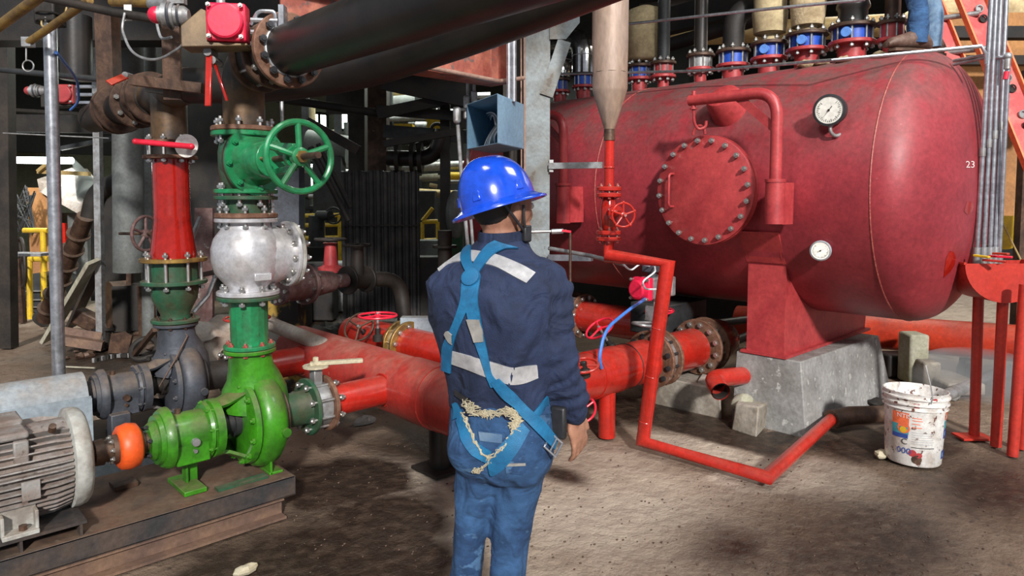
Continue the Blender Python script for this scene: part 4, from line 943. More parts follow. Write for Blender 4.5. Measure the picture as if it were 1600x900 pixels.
for s_ in(-1,1): m.bar((RX,L0+.02,gz+s_*.065),(RX,wy+.045,gz+s_*.045),.03,.022,X_)
m.lathe((RX,wy+.06,gz),-Y_,[(0,.05),(.03,.05)],20)
obj('yoke',m,'green2',t,bev=.004); 
for s_ in (-1,1): obj('gland_bolt',MB().cyl((RX+s_*.06,L0+.05,gz),(RX+s_*.06,L0-.10,gz),.009,n=8),'brass',t)
hw=hwheel(t,(RX,wy,gz),-Y_,.150,.0145,5,'green2',hub=.27,ph=.35,sw=.0135)
obj('wheel_nut',MB().cyl((RX,wy,gz),(RX,wy-.035,gz),.028,n=6),'brass',t)
obj('stem',MB().cyl((RX,L0,gz),(RX,wy-.17,gz),.014,n=14),'rust2',t)
# stack top
t=thing('riser_pipe','blackened steel riser above the green gate valve','pipe',(RX,RY,1.885))
flange(t,(RX,RY,1.893),Z_,.155,.024,'rust',nb=8,br=.0085,L=.085,off=-.012,ph=.2)
obj('pipe_run',MB().tube(fil([(RX,RY,1.9),(RX,RY,2.20),(RX,RY-.22,2.20)],.13,10),.098,32),'blackrust',t)
t=thing('actuated_valve_flange','brown flanged butterfly valve on the overhead line beside the red actuator','valve',(RX,3.03,2.2))
for yy,mt in ((3.19,'rust2'),(3.15,'black'),(3.05,'rust2')): flange(t,(RX,yy,2.20),Y_,.150 if mt!='black' else .12,.026,mt,nb=8 if yy==3.19 else 0,br=.0085,L=.19,off=-.07)
obj('valve_body',MB().cyl((RX,3.18,2.2),(RX,2.93,2.2),.125,n=36),'sooty2',t)
t=thing('overhead_pipe','fat black pipe sweeping overhead to the upper right from a rusty flange','pipe',(RX,2.0,2.1))
flange(t,(RX,2.90,2.20),Y_,.163,.030,'rust',nb=12,br=.0095,L=.05,bm='bolt_dark',n=44)
obj('weld_collar',MB().torus((RX,2.885,2.20),Y_,.112,.008,40,8),'galv2',t)
obj('pipe_run',MB().cyl((RX,2.90,2.20),(RX,.2,2.20),.110,n=56),'black',t)
# actuator 1
def actuator(c,s,ax,label,red,base):
    """ax: direction from motor end to disc end"""
    ax=V(ax).normalized(); nrm=(-hd).copy(); nrm=(nrm-ax*nrm.dot(ax)).normalized(); c=V(c)
    t=thing('electric_actuator',label,'actuator',c-V((0,0,.1*s)))
    obj('gear_housing',MB().box(c,(.17*s,.10*s,.17*s),ax),red,t,bev=.008)
    obj('gear_disc',MB().lathe(c+nrm*.05*s,nrm,[(0,.080*s),(.025*s,.078*s),(.030*s,.07*s),(.030*s,.001)],36),red,t,ang=15)
    bolts(t,c+nrm*.055*s,nrm,.098*s+.007*3.2*0,4,.006*s,.02*s,'bolt',False,PI/4)
    obj('mount_box',MB().prism([(-.20,-.115),(.085,-.10),(.085,-.088),(-.088,-.088),(-.088,.05),(-.11,.06),(-.20,-.02)],c+nrm*.03*s,ax*s,Z_*s,-nrm*.14*s),base,t,bev=.004)
    obj('motor_barrel',MB().lathe(c-ax*.17*s+V((0,0,.03*s)),-ax,[(0,.03*s),(.02*s,.045*s),(.06*s,.045*s),(.06*s,.055*s),(.11*s,.055*s),(.11*s,.04*s),(.13*s,.04*s)],24),'galv2',t)
    obj('motor_rib',MB().torus(c-ax*.25*s+V((0,0,.03*s)),ax,.055*s,.008*s,24,6).torus(c-ax*.21*s+V((0,0,.03*s)),ax,.047*s,.006*s,24,6),'slate',t)
    obj('indicator_dome',MB().sph(c-ax*.31*s+V((0,0,.03*s)),.038*s,18,12),red,t)
    return t,c,nrm
ax1=(rt+hd*.15)
qa=P(357,38,2.98)
t,c_,nr=actuator(qa,.92,ax1,'pinkish red round faced actuator at the top left near the black pipe','actred','tanbox')
obj('yoke_bracket',MB().tube(fil([c_+ax1*.09,c_+ax1*.12+V((0,0,.06)),c_+ax1*.19+V((0,0,.06)),c_+ax1*.19+V((0,0,-.10)),c_+ax1*.10+V((0,0,-.05))],.02,4),.009,8).box(c_+ax1*.22+V((0,0,-.01)),(.022,.05,.19),rt),'galv',t)
obj('spring_rods',MB().cyl(c_+ax1*.09+V((0,0,.02)),c_+ax1*.2+V((0,0,.02)),.012,n=8).cyl(c_+ax1*.09+V((0,0,-.03)),c_+ax1*.2+V((0,0,-.03)),.012,n=8),'galv',t)
obj('cable_gland',MB().cyl(c_+V((-.03,0,.08)),c_+V((-.03,0,.12)),.018,n=10).box(c_-ax1*.20+V((0,0,.10)),(.07,.03,.05),rt),'galv2',t)
tag(obj('drooping_cable',MB().tube(fil([P(195,20,3.3),P(190,45,3.3),P(205,85,3.2),P(245,97,3.1),P(285,72,3.0),P(293,55,2.95)],.12,8),.006,8),'galv2'),'long grey cable drooping in a loop beneath the red actuator','cable')
tag(obj('short_cable',MB().tube(fil([P(243,12,3.3),P(245,40,3.2),P(252,62,3.1),P(268,58,3.05)],.08,6),.006,8),'cord'),'short grey cable from the conduit tee to the actuator','cable')
t=thing('conduit_tee','grey conduit tee fitting on a brass pipe left of the actuator','fitting',P(243,8,3.35))
obj('tee_body',MB().cyl(P(238,6,3.35),P(262,8,3.3),.032,n=16).cyl(P(243,6,3.35),P(243,18,3.35),.026,n=14),'galv2',t); obj('brass_pipe',MB().cyl(P(175,3,3.5),P(238,5,3.35),.022,n=12),'brass',t)
tag(obj('white_label_tag',MB().box(P(200,20,3.35),(.035,.006,.075),rt),'white'),'small white tag hanging beside the drooping cable','tag')
# levers on valves
def lever(px0,py0,px1,py1,D0,D1,mat,label,wd=.028):
    a=P(px0,py0,D0);b=P(px1,py1,D1); t=thing('valve_lever',label,'lever',a)
    obj('handle_bar',MB().bar(a,b,wd,.012,hd),mat,t,bev=.003)
    obj('pivot',MB().cyl(a-hd*.02,a+hd*.05,.018,n=10),'galv2',t); return t
lever(327,82,325,166,3.0,2.95,'red','long red lever hanging straight down below the overhead valve',.026)
lever(334,95,355,158,3.02,3.0,'redgloss','thin red lever angled beside the hanging red lever',.012)
lever(198,118,170,130,3.9,3.8,'oilred','short orange red lever on the far flanged valve at upper left',.04)
# ============================================================ RISER 2
R2X,R2Y=1.37,4.42
t=thing('green_bowl_reducer','grimy dark green bowl shaped reducer between studded flanges','pipe',(R2X,R2Y,.80))
flange(t,(R2X,R2Y,.822),Z_,.137,.022,'green3')
obj('bowl',MB().lathe((R2X,R2Y,0),Z_,[(.835,.085),(.86,.082),(.90,.10),(.95,.125),(1.0,.134),(1.045,.134)],40),'green3',t,ang=60)
flange(t,(R2X,R2Y,1.055),Z_,.185,.024,'green3',nb=8,br=.0095,L=.185,off=.067)
obj('ring_insert',MB().cyl((R2X,R2Y,1.067),(R2X,R2Y,1.178),.135,n=36),'green3',t)
t=thing('red_reducer_pipe','glossy dark red reducer pipe on a yellow brass flange','pipe',(R2X,R2Y,1.18))
flange(t,(R2X,R2Y,1.19),Z_,.187,.024,'brass')
obj('reducer_body',MB().lathe((R2X,R2Y,0),Z_,[(1.202,.128),(1.23,.128),(1.43,.102),(1.445,.105),(1.46,.101),(1.79,.101)],44),'redgloss',t,ang=50)
t=thing('lever_valve','wafer valve with long pink red lever and white notched disc over the red reducer','valve',(R2X,R2Y,1.79))
flange(t,(R2X,R2Y,1.80),Z_,.150,.022,'rust',nb=8,br=.0085,L=.12,off=.045)
flange(t,(R2X,R2Y,1.888),Z_,.150,.022,'rust')
obj('wafer',MB().cyl((R2X,R2Y,1.81),(R2X,R2Y,1.88),.11,n=32),'sooty',t)
dq=P(292,228,3.95); obj('notched_disc',MB().lathe(dq,-hd,[(0,.066),(.008,.066),(.008,.001)],22),'white',t)
a=P(212,221,3.9);b=P(299,229,3.88); obj('lever',MB().tube([a,b],.016,12).sph(a,.018,10,8).sph(b,.018,10,8).cyl(b-(b-a)*.06,dq+hd*.10,.014,n=10),'wheelred',t)
t=thing('riser_pipe','rusty streaked black riser at the far left of the red reducer top','pipe',(R2X,R2Y,1.9))
zt_=2.185
obj('pipe_run',MB().cyl((R2X,R2Y,1.9),(R2X,R2Y,zt_),.10,n=32).tube([(R2X,R2Y+.30,zt_),(R2X,R2Y-.35,zt_)],.100,32),'blackrust',t,ang=40)
pp=[V((R2X,R2Y-.33,zt_)),V((1.62,3.75,2.17)),P(560,112,3.6),P(760,40,2.9),P(1000,-60,2.4)]
tag(obj('branch_pipe',MB().tube(fil(pp,.3,8),.098,32),'black'),'dull black pipe passing under the fat overhead pipe','pipe')
t=thing('manifold_valve','brown flanged valve body on the far overhead line at upper left','valve',(R2X,5.2,2.1))
for yy,rr in ((4.72,.16),(4.80,.165),(5.05,.165),(5.45,.17),(5.55,.17)): flange(t,(R2X,yy,zt_),Y_,rr,.028,'rust2',nb=8 if yy in(4.8,5.05) else 0,br=.0095,L=.05)
obj('valve_body',MB().cyl((R2X,4.7,zt_),(R2X,6.2,zt_),.112,n=32),'sooty2',t)
t,c_,nr=actuator(P(103,148,5.3),.85,(rt+hd*.1),'dull red actuator on the far overhead line behind the silver pole','tank2','sooty')
obj('yoke_bracket',MB().box(c_+rt*.15,(.12,.04,.02),rt).box(c_+rt*.15+V((0,0,.06)),(.12,.04,.02),rt).box(c_+rt*.15-V((0,0,.06)),(.12,.04,.02),rt),'galv',t)
tag(obj('air_hose',MB().tube(fil([P(88,82,3.85),P(112,112,4.5),P(122,130,4.9),P(123,160,5.1),P(110,172,5.2)],.2,8),.009,8),'cordb'),'thin dark blue hose from the silver pole to the far dull red actuator','hose')
# ============================================================ RIGHT SIDE
# guard rods
zr=4.72
pts=[OX(px,py,zr) for px,py in ((862,116),(1000,114),(1100,110),(1200,104),(1300,94),(1400,84),(1530,71))]
pts=[OX(862,116,zr)]+[OX(px,py,zr) for px,py in ((1090,111),(1530,72))]
e=P(1540,72,4.1)
tag(obj('guard_conduit',MB().tube([OX(860,116,zr),OX(1090,111,zr),OX(1300,94,4.5),P(1533,72,4.2),P(1540,84,4.2),P(1541,100,4.2)],.011,10),'galv'),'thin bright conduit running along the top of the red tank','conduit')
tag(obj('guard_conduit',MB().tube([OX(978,38,zr),OX(1180,16,4.6),P(1352,-1,4.6)],.011,10),'galv'),'upper thin conduit crossing above the tank valves','conduit')
tag(obj('guard_conduit',MB().tube([P(1490,101,4.4),P(1540,90,4.2)],.010,8).tube([P(1490,95,4.4),P(1540,86,4.2)],.010,8),'galv2'),'twin short conduits just behind the ladder foot at tank end','conduit')
# vertical bundle
tops=[(1549,0),(1556,0),(1563,0),(1572,0)]; bots=[(1524,400),(1535,400),(1545,402),(1553,402),(1560,402)]
lab=['leftmost pipe of the upright bundle right of the tank','second pipe of the upright bundle right of the tank','third pipe of the upright bundle right of the tank','fourth pipe of the upright bundle right of the tank','bent pipe with red band, rightmost of the upright bundle']
for i in range(5):
    t=thing('riser_conduit',lab[i],'conduit',P(bots[i][0],430,4.32),'conduits rising from the red trough')
    b=P(bots[i][0],428,4.32); 
    if i<4: pth=[b,P(tops[i][0],0,4.25+.03*i),P(tops[i][0]+3,-60,4.25+.03*i)]
    else: pth=fil([b,P(1576,88,4.25),P(1545,92,4.35)],.04,5)
    obj('pipe_run',MB().tube(pth,.0145 if i<4 else .0125,12),'galv',t)
    obj('coupling',MB().cyl(b.lerp(pth[1],.04),b.lerp(pth[1],.10),.021,n=12),'galv2',t)
    if i<4: obj('coupling',MB().cyl(b.lerp(pth[1],.44+.03*i),b.lerp(pth[1],.47+.03*i),.018,n=12),'galv2',t)
    else: 
        obj('red_band',MB().cyl(P(1573,112,4.255),P(1571,124,4.255),.0150,n=12),'wheelred',t); obj('elbow_fitting',MB().sph(P(1575,88,4.25),.024,12,8).cyl(P(1575,88,4.25),P(1573.5,108,4.25),.018,n=12),'galv2',t)
for i,(a,b,mt,lb) in enumerate([((1522,399),(1546,402),'yellow','yellow valve lever at the foot of the conduit bundle'),((1545,400),(1582,402),'wheelred','upper red valve lever pointing right above the trough'),((1535,406),(1572,409),'red','lower red valve lever above the trough edge'),((1552,396),(1576,397),'oilred','small orange red lever tucked behind the upper red one')]):
    tag(obj('valve_lever',MB().bar(P(*a,4.24-.02*i),P(*b,4.15-.02*i),.024,.014),mt,bev=.003),lb,'lever')
# trough stand
TD=4.22
t=thing('drain_trough','red half round trough standing on slim pipe legs at the right edge','trough',P(1580,700,4.2))
cc_=P(1572,412,TD); tr=.262; u_=rt; 
ctr=P(1575,412,TD)
m=MB(); poly=[(math.cos(PI+PI*i/24)*tr,math.sin(PI+PI*i/24)*tr*.93) for i in range(25)]
m.prism(poly,ctr,u_,Z_,hd*.008); obj('end_plate',m,'bin',t)
m=MB(); m.prism(poly,ctr+hd*.24,u_,Z_,hd*.008); obj('end_plate',m,'bin',t)
sh=[];k=24
vs=[ctr+u_*p_[0]+Z_*p_[1]+hd*d_ for d_ in (.004,.24) for p_ in poly]+[ctr+u_*p_[0]*.97+Z_*p_[1]*.97+hd*d_ for d_ in (.004,.24) for p_ in poly]
fs=[(i,i+1,26+i-0,25+i) for i in range(24)]+[(50+i,75+i,76+i,51+i) for i in range(24)]
m=MB(); m.add(vs,fs); m.bar(ctr-u_*tr+hd*.0,ctr-u_*tr+hd*.24,.014,.014).bar(ctr+u_*tr+hd*.0,ctr+u_*tr+hd*.24,.014,.014)
obj('trough_shell',m,'bin',t)
for i,((a,b),(c,d),Dt) in enumerate([((1529,455),(1522,683),4.42),((1567,470),(1556,697),4.26),((1601,460),(1582,712),4.10),((1612,470),(1597,701),4.22)]):
    q=F(c,d); tp_=P(a,b,Dt); obj('leg',MB().cyl(V((q.x,q.y,0)),V((tp_.x,tp_.y,tp_.z+.06)),.031,n=20),'bin',t)
q=F(1520,684); obj('foot_plate',MB().box((q.x,q.y,.008),(.20,.13,.012),rt),'bin',t)
# ladder
t=thing('extension_ladder','red fibreglass ladder leaning behind the tank end with hollow rungs','ladder',P(1640,330,4.6))
a0=P(1492,-60,5.1);a1=P(1652,330,4.5); ld=(a1-a0).normalized(); sd_=rt.cross(ld).normalized()
sep=-rt*.24+hd*.12
def rail(off,lb,fr=1):
    global a1
    m=MB(); nu=(ld.cross(hd)).normalized(); a1_=a1; a1=a0.lerp(a1,fr)
    m.bar(a0+off,a1+off,.012,.19,nu)
    o=obj('side_rail',m,'lad',t)
    e=MB(); e.bar(a0+off+nu*.095-hd*.015,a1+off+nu*.095-hd*.015,.045,.012,nu).bar(a0+off-nu*.095-hd*.015,a1+off-nu*.095-hd*.015,.045,.012,nu)
    obj('rail_flange',e,'ladedge',t); a1=a1_; return nu
nu=rail(V((0,0,0)),''); rail(sep,'',.42)
Ln=(a1-a0).length
for i in range(7):
    c=a0+ld*(Ln*(i+.6)/7)
    if i<3: obj('rung',MB().tube([c-hd*.03,c+sep+hd*.03],.02,12),'galv2',t)
    for dd in (-.035,.045):
        obj('rung_eye',MB().torus(c+ld*dd-hd*.02+nu*.02,hd,.024,.006,20,6).cyl(c+ld*dd-hd*.012+nu*.02,c+ld*dd-hd*.009+nu*.02,.02,n=16),'galv2' if dd<0 else 'sooty',t)
tag(obj('plywood_panel',MB().box(P(1592,180,6.6),(1.6,.02,1.9),rt),'plywood'),'orange brown plywood sheet behind the ladder','panel')
tag(obj('steel_beam',MB().box(P(1570,52,6.2),(1.6,.12,.10),rt).box(P(1570,95,6.3),(1.6,.10,.08),rt),'sooty'),'dark steel cross beam behind the ladder top','beam')
pipe('olive_pipe','dull olive pipe crossing the plywood at the right edge','pipe',[P(1570,150,6.2),P(1680,158,6.0)],.075,'ochre')
tag(obj('rust_post',MB().box(P(1600,320,6.0),(.10,.08,2.3),rt),'rust2'),'rust red post at the far right edge','post')
t=thing('yellow_tank','yellow drum half hidden behind the upright conduits','drum',P(1562,420,7.6))
obj('drum_body',MB().lathe(P(1562,352,7.6),-hd,[(0,.26),(.1,.26),(.12,.22)],32),'yellow',t)
tag(obj('rope',MB().tube([P(1555,325,5.0),P(1572,360,4.95),P(1598,412,4.9)],.006,6),'ochre'),'yellow rope slanting behind the conduits','rope')
# big red pipe behind
q0=P(1388,520,6.3);q1=P(1900,562,5.0)
t=thing('rear_main_pipe','thick orange red main pipe lying behind the concrete plinth on the right','pipe',P(1500,575,6))
obj('pipe_run',MB().cyl(q0,q1,.155,n=48),'oilred',t); obj('pipe_coupling',MB().cyl(q0.lerp(q1,.02)-V((0,0,0)),q0-(q1-q0).normalized()*1.4,.155,n=40),'oilred',t)
q=P(1509,560,5.95); obj('drain_valve',MB().cyl(q,q-V((0,0,.20)),.05,n=16).torus(q-V((0,0,.12)),rt,.07,.03,20,8),'sooty',t)
for i,(px,py,wd,dp,ht,mt,lb) in enumerate([(1425,590,.16,.2,.42,'conc_y','mossy concrete stump behind the bucket'),(1448,598,.14,.16,.22,'concdirt','small concrete stub beside the mossy stump'),(1480,600,.3,.5,.10,'concdirt','low concrete curb beyond the bucket'),(1400,580,.25,.2,.2,'sooty','dark machine lump in the gap beside the plinth')]):
    q=F(px,py+6); tag(obj('concrete_stump',MB().box((q.x,q.y,ht/2),(wd,dp,ht),rt),mt,bev=.02),lb,'block')
pipe('grey_floor_channel','pale grey pipe lying on the floor behind the bucket','pipe',[F(1468,622,.06),F(1560,583,.06),F(1640,560,.06)],.045,'galv2')
q=P(1520,480,8.0)
# bucket
bq=F(1424,719); bx,byy=bq.x+.02,bq.y+.0; bc=V((bx,byy,0))
BR0,BR1,BH=.148,.168,.425
t=thing('paint_bucket','dirty white plastic paint bucket with red drips standing on the floor','bucket',(bx,byy,0))
tilt=V((.03,-.0,1)).normalized()
prof=[(0,.001),(0,BR0-.006),(.008,BR0),(BH-.10,BR1-.006),(BH-.095,BR1+.006),(BH-.088,BR1-.004),(BH-.07,BR1-.003),(BH-.067,BR1+.010),(BH-.058,BR1+.010),(BH-.055,BR1-.002),(BH-.035,BR1),(BH-.032,BR1+.012),(BH-.024,BR1+.012),(BH-.02,BR1),(BH-.004,BR1+.002),(BH,BR1+.006),(BH+.002,BR1),(BH-.01,BR1-.006),(.02,BR0-.010),(.015,.001)]
obj('bucket_body',MB().lathe(bc+V((0,0,.0)),tilt,prof,56,False),'bucket',t,ang=40)
obj('bail_handle',MB().tube([bc+V((0,0,BH-.04))-rt*.01-hd*(BR1+.004),bc+V((0,0,BH-.005))+rt*.0-hd*(BR1+.004),bc+V((0,0,BH+.05))+rt*.03-hd*.10,bc+V((0,0,BH+.15))+rt*.045-hd*.02],.0035,6),'galv2',t)
def onb(ang,z,off=.0015):
    r_=BR0+(BR1-.006-BR0)*z/(BH-.1)+off; d=(-hd*math.cos(ang)+rt*math.sin(ang)); q=bc+d*r_; q+= (tilt-V((0,0,1)))*z; return V((q.x,q.y,z))
def bpatch(a0,a1,z0,z1,mat,off=.0015,name='label_print'):
    n=10; vs=[onb(a0+(a1-a0)*i/n,z,off) for z in (z0,z1) for i in range(n+1)]
    return obj(name,MB().add(vs,[(i,i+1,n+2+i,n+1+i) for i in range(n)]),mat,t)
K['lblue']=M('label_blue',(.03,.07,.30),.5); K['lteal']=M('label_teal',(.05,.30,.36),.5); K['lor']=M('label_orange',(.80,.16,.06),.5); K['lgrey']=M('label_grey_print',(.45,.45,.46),.6); K['lwhite']=M('label_white',(.82,.82,.82),.5)
bpatch(-1.30,-.70,.245,.315,'lor'); bpatch(-1.30,-.70,.19,.245,'lteal'); bpatch(-1.30,-.72,.165,.19,'lblue')
def bdisc(a,z,r_,mat,off):
    vs=[onb(a,z,off)]+[onb(a+math.cos(2*PI*i/20)*r_/BR0,z+math.sin(2*PI*i/20)*r_,off) for i in range(20)]; obj('label_print',MB().add(vs,[(0,1+i,1+(i+1)%20) for i in range(20)]),mat,t)
bdisc(-.88,.225,.032,'lor',.0022); bdisc(-.88,.215,.018,'yellow',.0028)
def btxt(s,a,z,size,mat,off=.0025,name='lettering'):
    text_px(s,mat,0,0,1,lambda x,y:onb(a+x*size/BR0,z-y*size*1.0,off),t,name)
btxt('NTIS',-1.12,.285,.034,'lwhite'); btxt('C',-.95,.130,.048,'ink'); btxt('000',-1.10,.075,.050,'lblue')
for k_,(z,l) in enumerate([(.29,.30),(.275,.34),(.255,.26),(.235,.32)]): bpatch(-.60,-.60+l,z,z+.004,'lor')
for k_ in range(6): bpatch(-.60,.18-.04*(k_%2),.205-.013*k_,.2085-.013*k_,'lgrey')
bpatch(-.60,.2,.117,.121,'ink')
bpatch(.72,1.25,.275,.32,'lor'); btxt('20%',.76,.283,.030,'lwhite'); bpatch(.70,1.22,.225,.27,'lteal'); bpatch(.70,1.2,.165,.222,'lblue'); bdisc(.80,.195,.014,'bluelt',.0022)
btxt('IM',.85,.110,.045,'ink'); bpatch(.66,1.1,.045,.095,'lblue'); bdisc(.76,.07,.014,'bluelt',.0022)
bpatch(-.56,-.40,.352,.392,'tank2',name='paint_splash'); bdisc(-.47,.37,.018,'tank2',.002); bdisc(.05,.405,.012,'tank2',.012); bdisc(-.55,.085,.02,'tank2',.002); bdisc(-.40,.05,.026,'rust2',.002); bdisc(-.33,.075,.016,'tank2',.002)
# person on tank
t=thing('person','person standing on the tank, seen only from shins down in blue jeans and brown boots','person',OX(1420,80,4.95))
g=OX(1432,82,5.0)
tt=TZ+TR
def legmesh(ax_,ay_,mat,name):
    base=V((ax_,ay_,tt-.03)); m=MB(); rs=[.062,.066,.06,.066,.074,.09]
    m.tube([base+V((0,0,.06+.11*i))+rt*(.0 if i<3 else -.01*i) for i in range(6)],rs,20)
    for v_ in m.v: v_+=noise.noise_vector(v_*14)*.012
    return obj(name,m,mat,t,ang=80)
q1=OX(1433,75,5.05); q2=OX(1455,72,5.25)
legmesh(q1.x,q1.y,'denim','trouser_leg'); legmesh(q2.x,q2.y,'denim2','trouser_leg')
for q_ in (q1,q2):
    d=(-rt*.95-hd*.2).normalized(); b=V((q_.x,q_.y,tt-.005))
    m=MB(); pr=[(-.09,.035,.06),(-.05,.05,.11),(0,.052,.135),(.07,.05,.11),(.14,.05,.085),(.20,.048,.065),(.235,.035,.04)]
    sd2=d.cross(Z_); vs=[];fs=[]
    for (x,wd,ht) in pr:
        for k in range(10):
            a=2*PI*k/10; vs.append(b+d*x+sd2*math.cos(a)*wd+Z_*(max(-.012,ht*.5+ht*.5*math.sin(a))))
    for i in range(len(pr)-1):
        for k in range(10): fs.append((i*10+k,i*10+(k+1)%10,(i+1)*10+(k+1)%10,(i+1)*10+k))
    fs+=[tuple(range(9,-1,-1)),tuple((len(pr)-1)*10+k for k in range(10))]
    obj('boot',m.add(vs,fs),'leather',t,ang=60); obj('sole',MB().prism([(-.085,-.04),(-.03,-.045),(.1,-.05),(.19,-.035),(.212,0),(.19,.035),(.1,.05),(-.03,.045),(-.085,.04)],b+V((0,0,-.022)),d,sd2,(0,0,.018)),'rust2',t)
# ============================================================ LEFT FOREGROUND TOP PIPES
pipe('gold_pipe','yellowish pipe sloping up at the top left corner','pipe',[P(-20,55,3.2),P(75,-15,2.9)],.022,'brass')
pipe('gold_pipe','second yellowish pipe sloping up beside the silver pole top','pipe',[P(45,66,3.8),P(140,0,3.5)],.020,'brass')
tag(obj('pipe_clip',MB().box(P(44,66,3.8),(.05,.04,.05),rt).cyl(P(41,70,3.8),P(41,95,3.8),.004,n=6).torus(P(44,103,3.8),hd,.03,.004,16,5),'galv2'),'small clip with a wire loop hanging from the yellowish pipe','clip')
pipe('brown_conduit','purplish brown conduit crossing the top left to the actuator','pipe',[P(60,-6,3.4),P(180,20,3.35),P(260,32,3.3)],.020,'sooty2')
tag(obj('support_plate',MB().box(P(268,70,3.55),(.09,.02,.55),rt).box(P(262,132,3.5),(.36,.06,.05),rt+Z_*-.12),'rust2'),'brown steel hanger plate and angle below the actuator','bracket')
tag(obj('steel_post',MB().box(P(170,95,4.9),(.115,.115,.65),rt),'rust2'),'rust brown square hanger post above the far flanged valve','post')
tag(obj('angle_bar',MB().box(P(300,145,3.9),(.50,.04,.06),rt*1+Z_*-.14),'sooty2'),'brown angle bar crossing behind the two risers','bar')
tag(obj('black_duct',MB().cyl(P(120,125,5.6),P(118,25,5.6),.115,n=28),'black'),'shiny black upright pipe behind the silver pole top','pipe')
pipe('grey_pipe','thin grey horizontal pipe behind the silver pole','pipe',[P(-10,108,5.5),P(160,124,5.2)],.022,'dkgrey')
pipe('thin_rail','thin pale rod near the lamp behind the silver pole','rod',[P(5,208,6),P(170,216,6)],.006,'galv2')
pipe('cable_pipe','grey conduit with oval fitting near the green handwheel','conduit',[P(342,146,4.2),P(420,148,4.2),P(440,150,4.2),P(441,200,4.2)],.010,'galv2')
tag(obj('conduit_fitting',MB().box(P(433,149,4.2),(.10,.04,.045),rt),'galv',bev=.015),'oval grey conduit fitting above the green handwheel','fitting')
# ============================================================ BACKGROUND LEFT
def col(name,label,cat,px,y0,y1,D,wpx,mat,dpt=None,top=None,toppx=None):
    b=P(px,y1,D); tp_=P(toppx if toppx is not None else px,y0,D); w_=wpx*D/1080
    return tag(obj(name,MB().add([b-rt*w_/2,b+rt*w_/2,b+rt*w_/2+hd*(dpt or w_),b-rt*w_/2+hd*(dpt or w_),tp_-rt*w_/2,tp_+rt*w_/2,tp_+rt*w_/2+hd*(dpt or w_),tp_-rt*w_/2+hd*(dpt or w_)],[(3,2,1,0),(4,5,6,7)]+[(i,(i+1)%4,4+(i+1)%4,4+i) for i in range(4)]),mat),label,cat)
def fcol(name,label,cat,px,yb,y0,wpx,mat,dpt=None,z=0,toppx=None):
    D=F(px,yb).dot(hd); return col(name,label,cat,px,y0,yb,D,wpx,mat,dpt,toppx=toppx)
fcol('steel_column','sooty dark column at the far left edge','column',8,545,-60,18,'sooty2',toppx=0)
fcol('table_leg','rust brown square leg of the scrap table at far left','leg',32,505,405,9,'rust2',toppx=25)
fcol('steel_post','thin grey post to the left of the pale round duct','post',155,548,-30,10,'galv2',toppx=146)
def fduct(label,px,yb,y0,wpx,mat,D):
    b=P(px,yb,D);tp_=P(px-3,y0,D); r_=wpx*D/2160
    return tag(obj('round_duct',MB().cyl(b,tp_,r_,n=32),mat),label,'duct')
fduct('large pale grey round duct left of the red reducer',201,425,-190,44,'greysteel2',7.0)
fduct('pale grey round duct directly behind the red reducer',234,525,-170,22,'greysteel2',7.6)
col('partition_wall','wide black steel panel between the two risers','panel',320,-20,470,8.4,150,'sooty',.1)
col('partition_wall','black steel tank wall behind the thin grey post','panel',172,310,470,9.0,60,'sooty',.3)
fcol('rust_stub','brown square post stub below the brown handwheel','post',201,520,380,8,'rust2')
t=thing('fluorescent_lamp','bright fluorescent tube lamp glowing at the far left','lamp',P(55,250,9.3))
obj('tube',MB().cyl(P(6,250,9.3),P(112,251,9.1),.045,n=16),'lampw',t); obj('end_cap',MB().cyl(P(2,250,9.3),P(6,250,9.3),.05,n=12),'white',t)
l=bpy.data.lights.new('lamp_glow','AREA'); l.shape='RECTANGLE'; l.size=.9; l.size_y=.15; l.energy=9; lo=bpy.data.objects.new('lamp_glow',l); C.objects.link(lo); lo.location=P(58,258,9.2); 
fl_=tag(obj('lamp_cable_tray',MB().bar(P(-20,170,9.8),P(230,185,9.4),.3,.04),'sooty'),'dark cable tray above the fluorescent lamp','tray')
for i,(a,b,w_,mt,lb) in enumerate([((-10,192),(240,196),.22,'sooty','wide dark beam crossing above the lamp'),((95,232),(235,205),.05,'dkgrey','thin sloping bar right of the lamp'),((60,268),(140,272),.05,'ochre','ochre horizontal pipe below the lamp'),((60,268),(72,258),.04,'ochre','short ochre pipe bend below the lamp')]):
    tag(obj('cross_bar',MB().bar(P(*a,8.8-i*.05),P(*b,8.8-i*.05),.06,w_),mt),lb,'bar')
# hopper
t=thing('canvas_chute','dirty cream sloping canvas chute below the lamp','chute',P(120,330,9.2))
A_=[P(58,268+12,9.6),P(112,262,9.6),P(142,300,9.0),P(139,322,8.9),P(122,334,9.0),P(62,300,9.7)]
m=MB(); n=len(A_); vs=A_+[q+hd*.35 for q in A_]; m.add(vs,[tuple(range(n)),tuple(range(2*n-1,n-1,-1))]+[(i,(i+1)%n,n+(i+1)%n,n+i) for i in range(n)]); obj('canvas',m,'tarp',t,smooth=False)
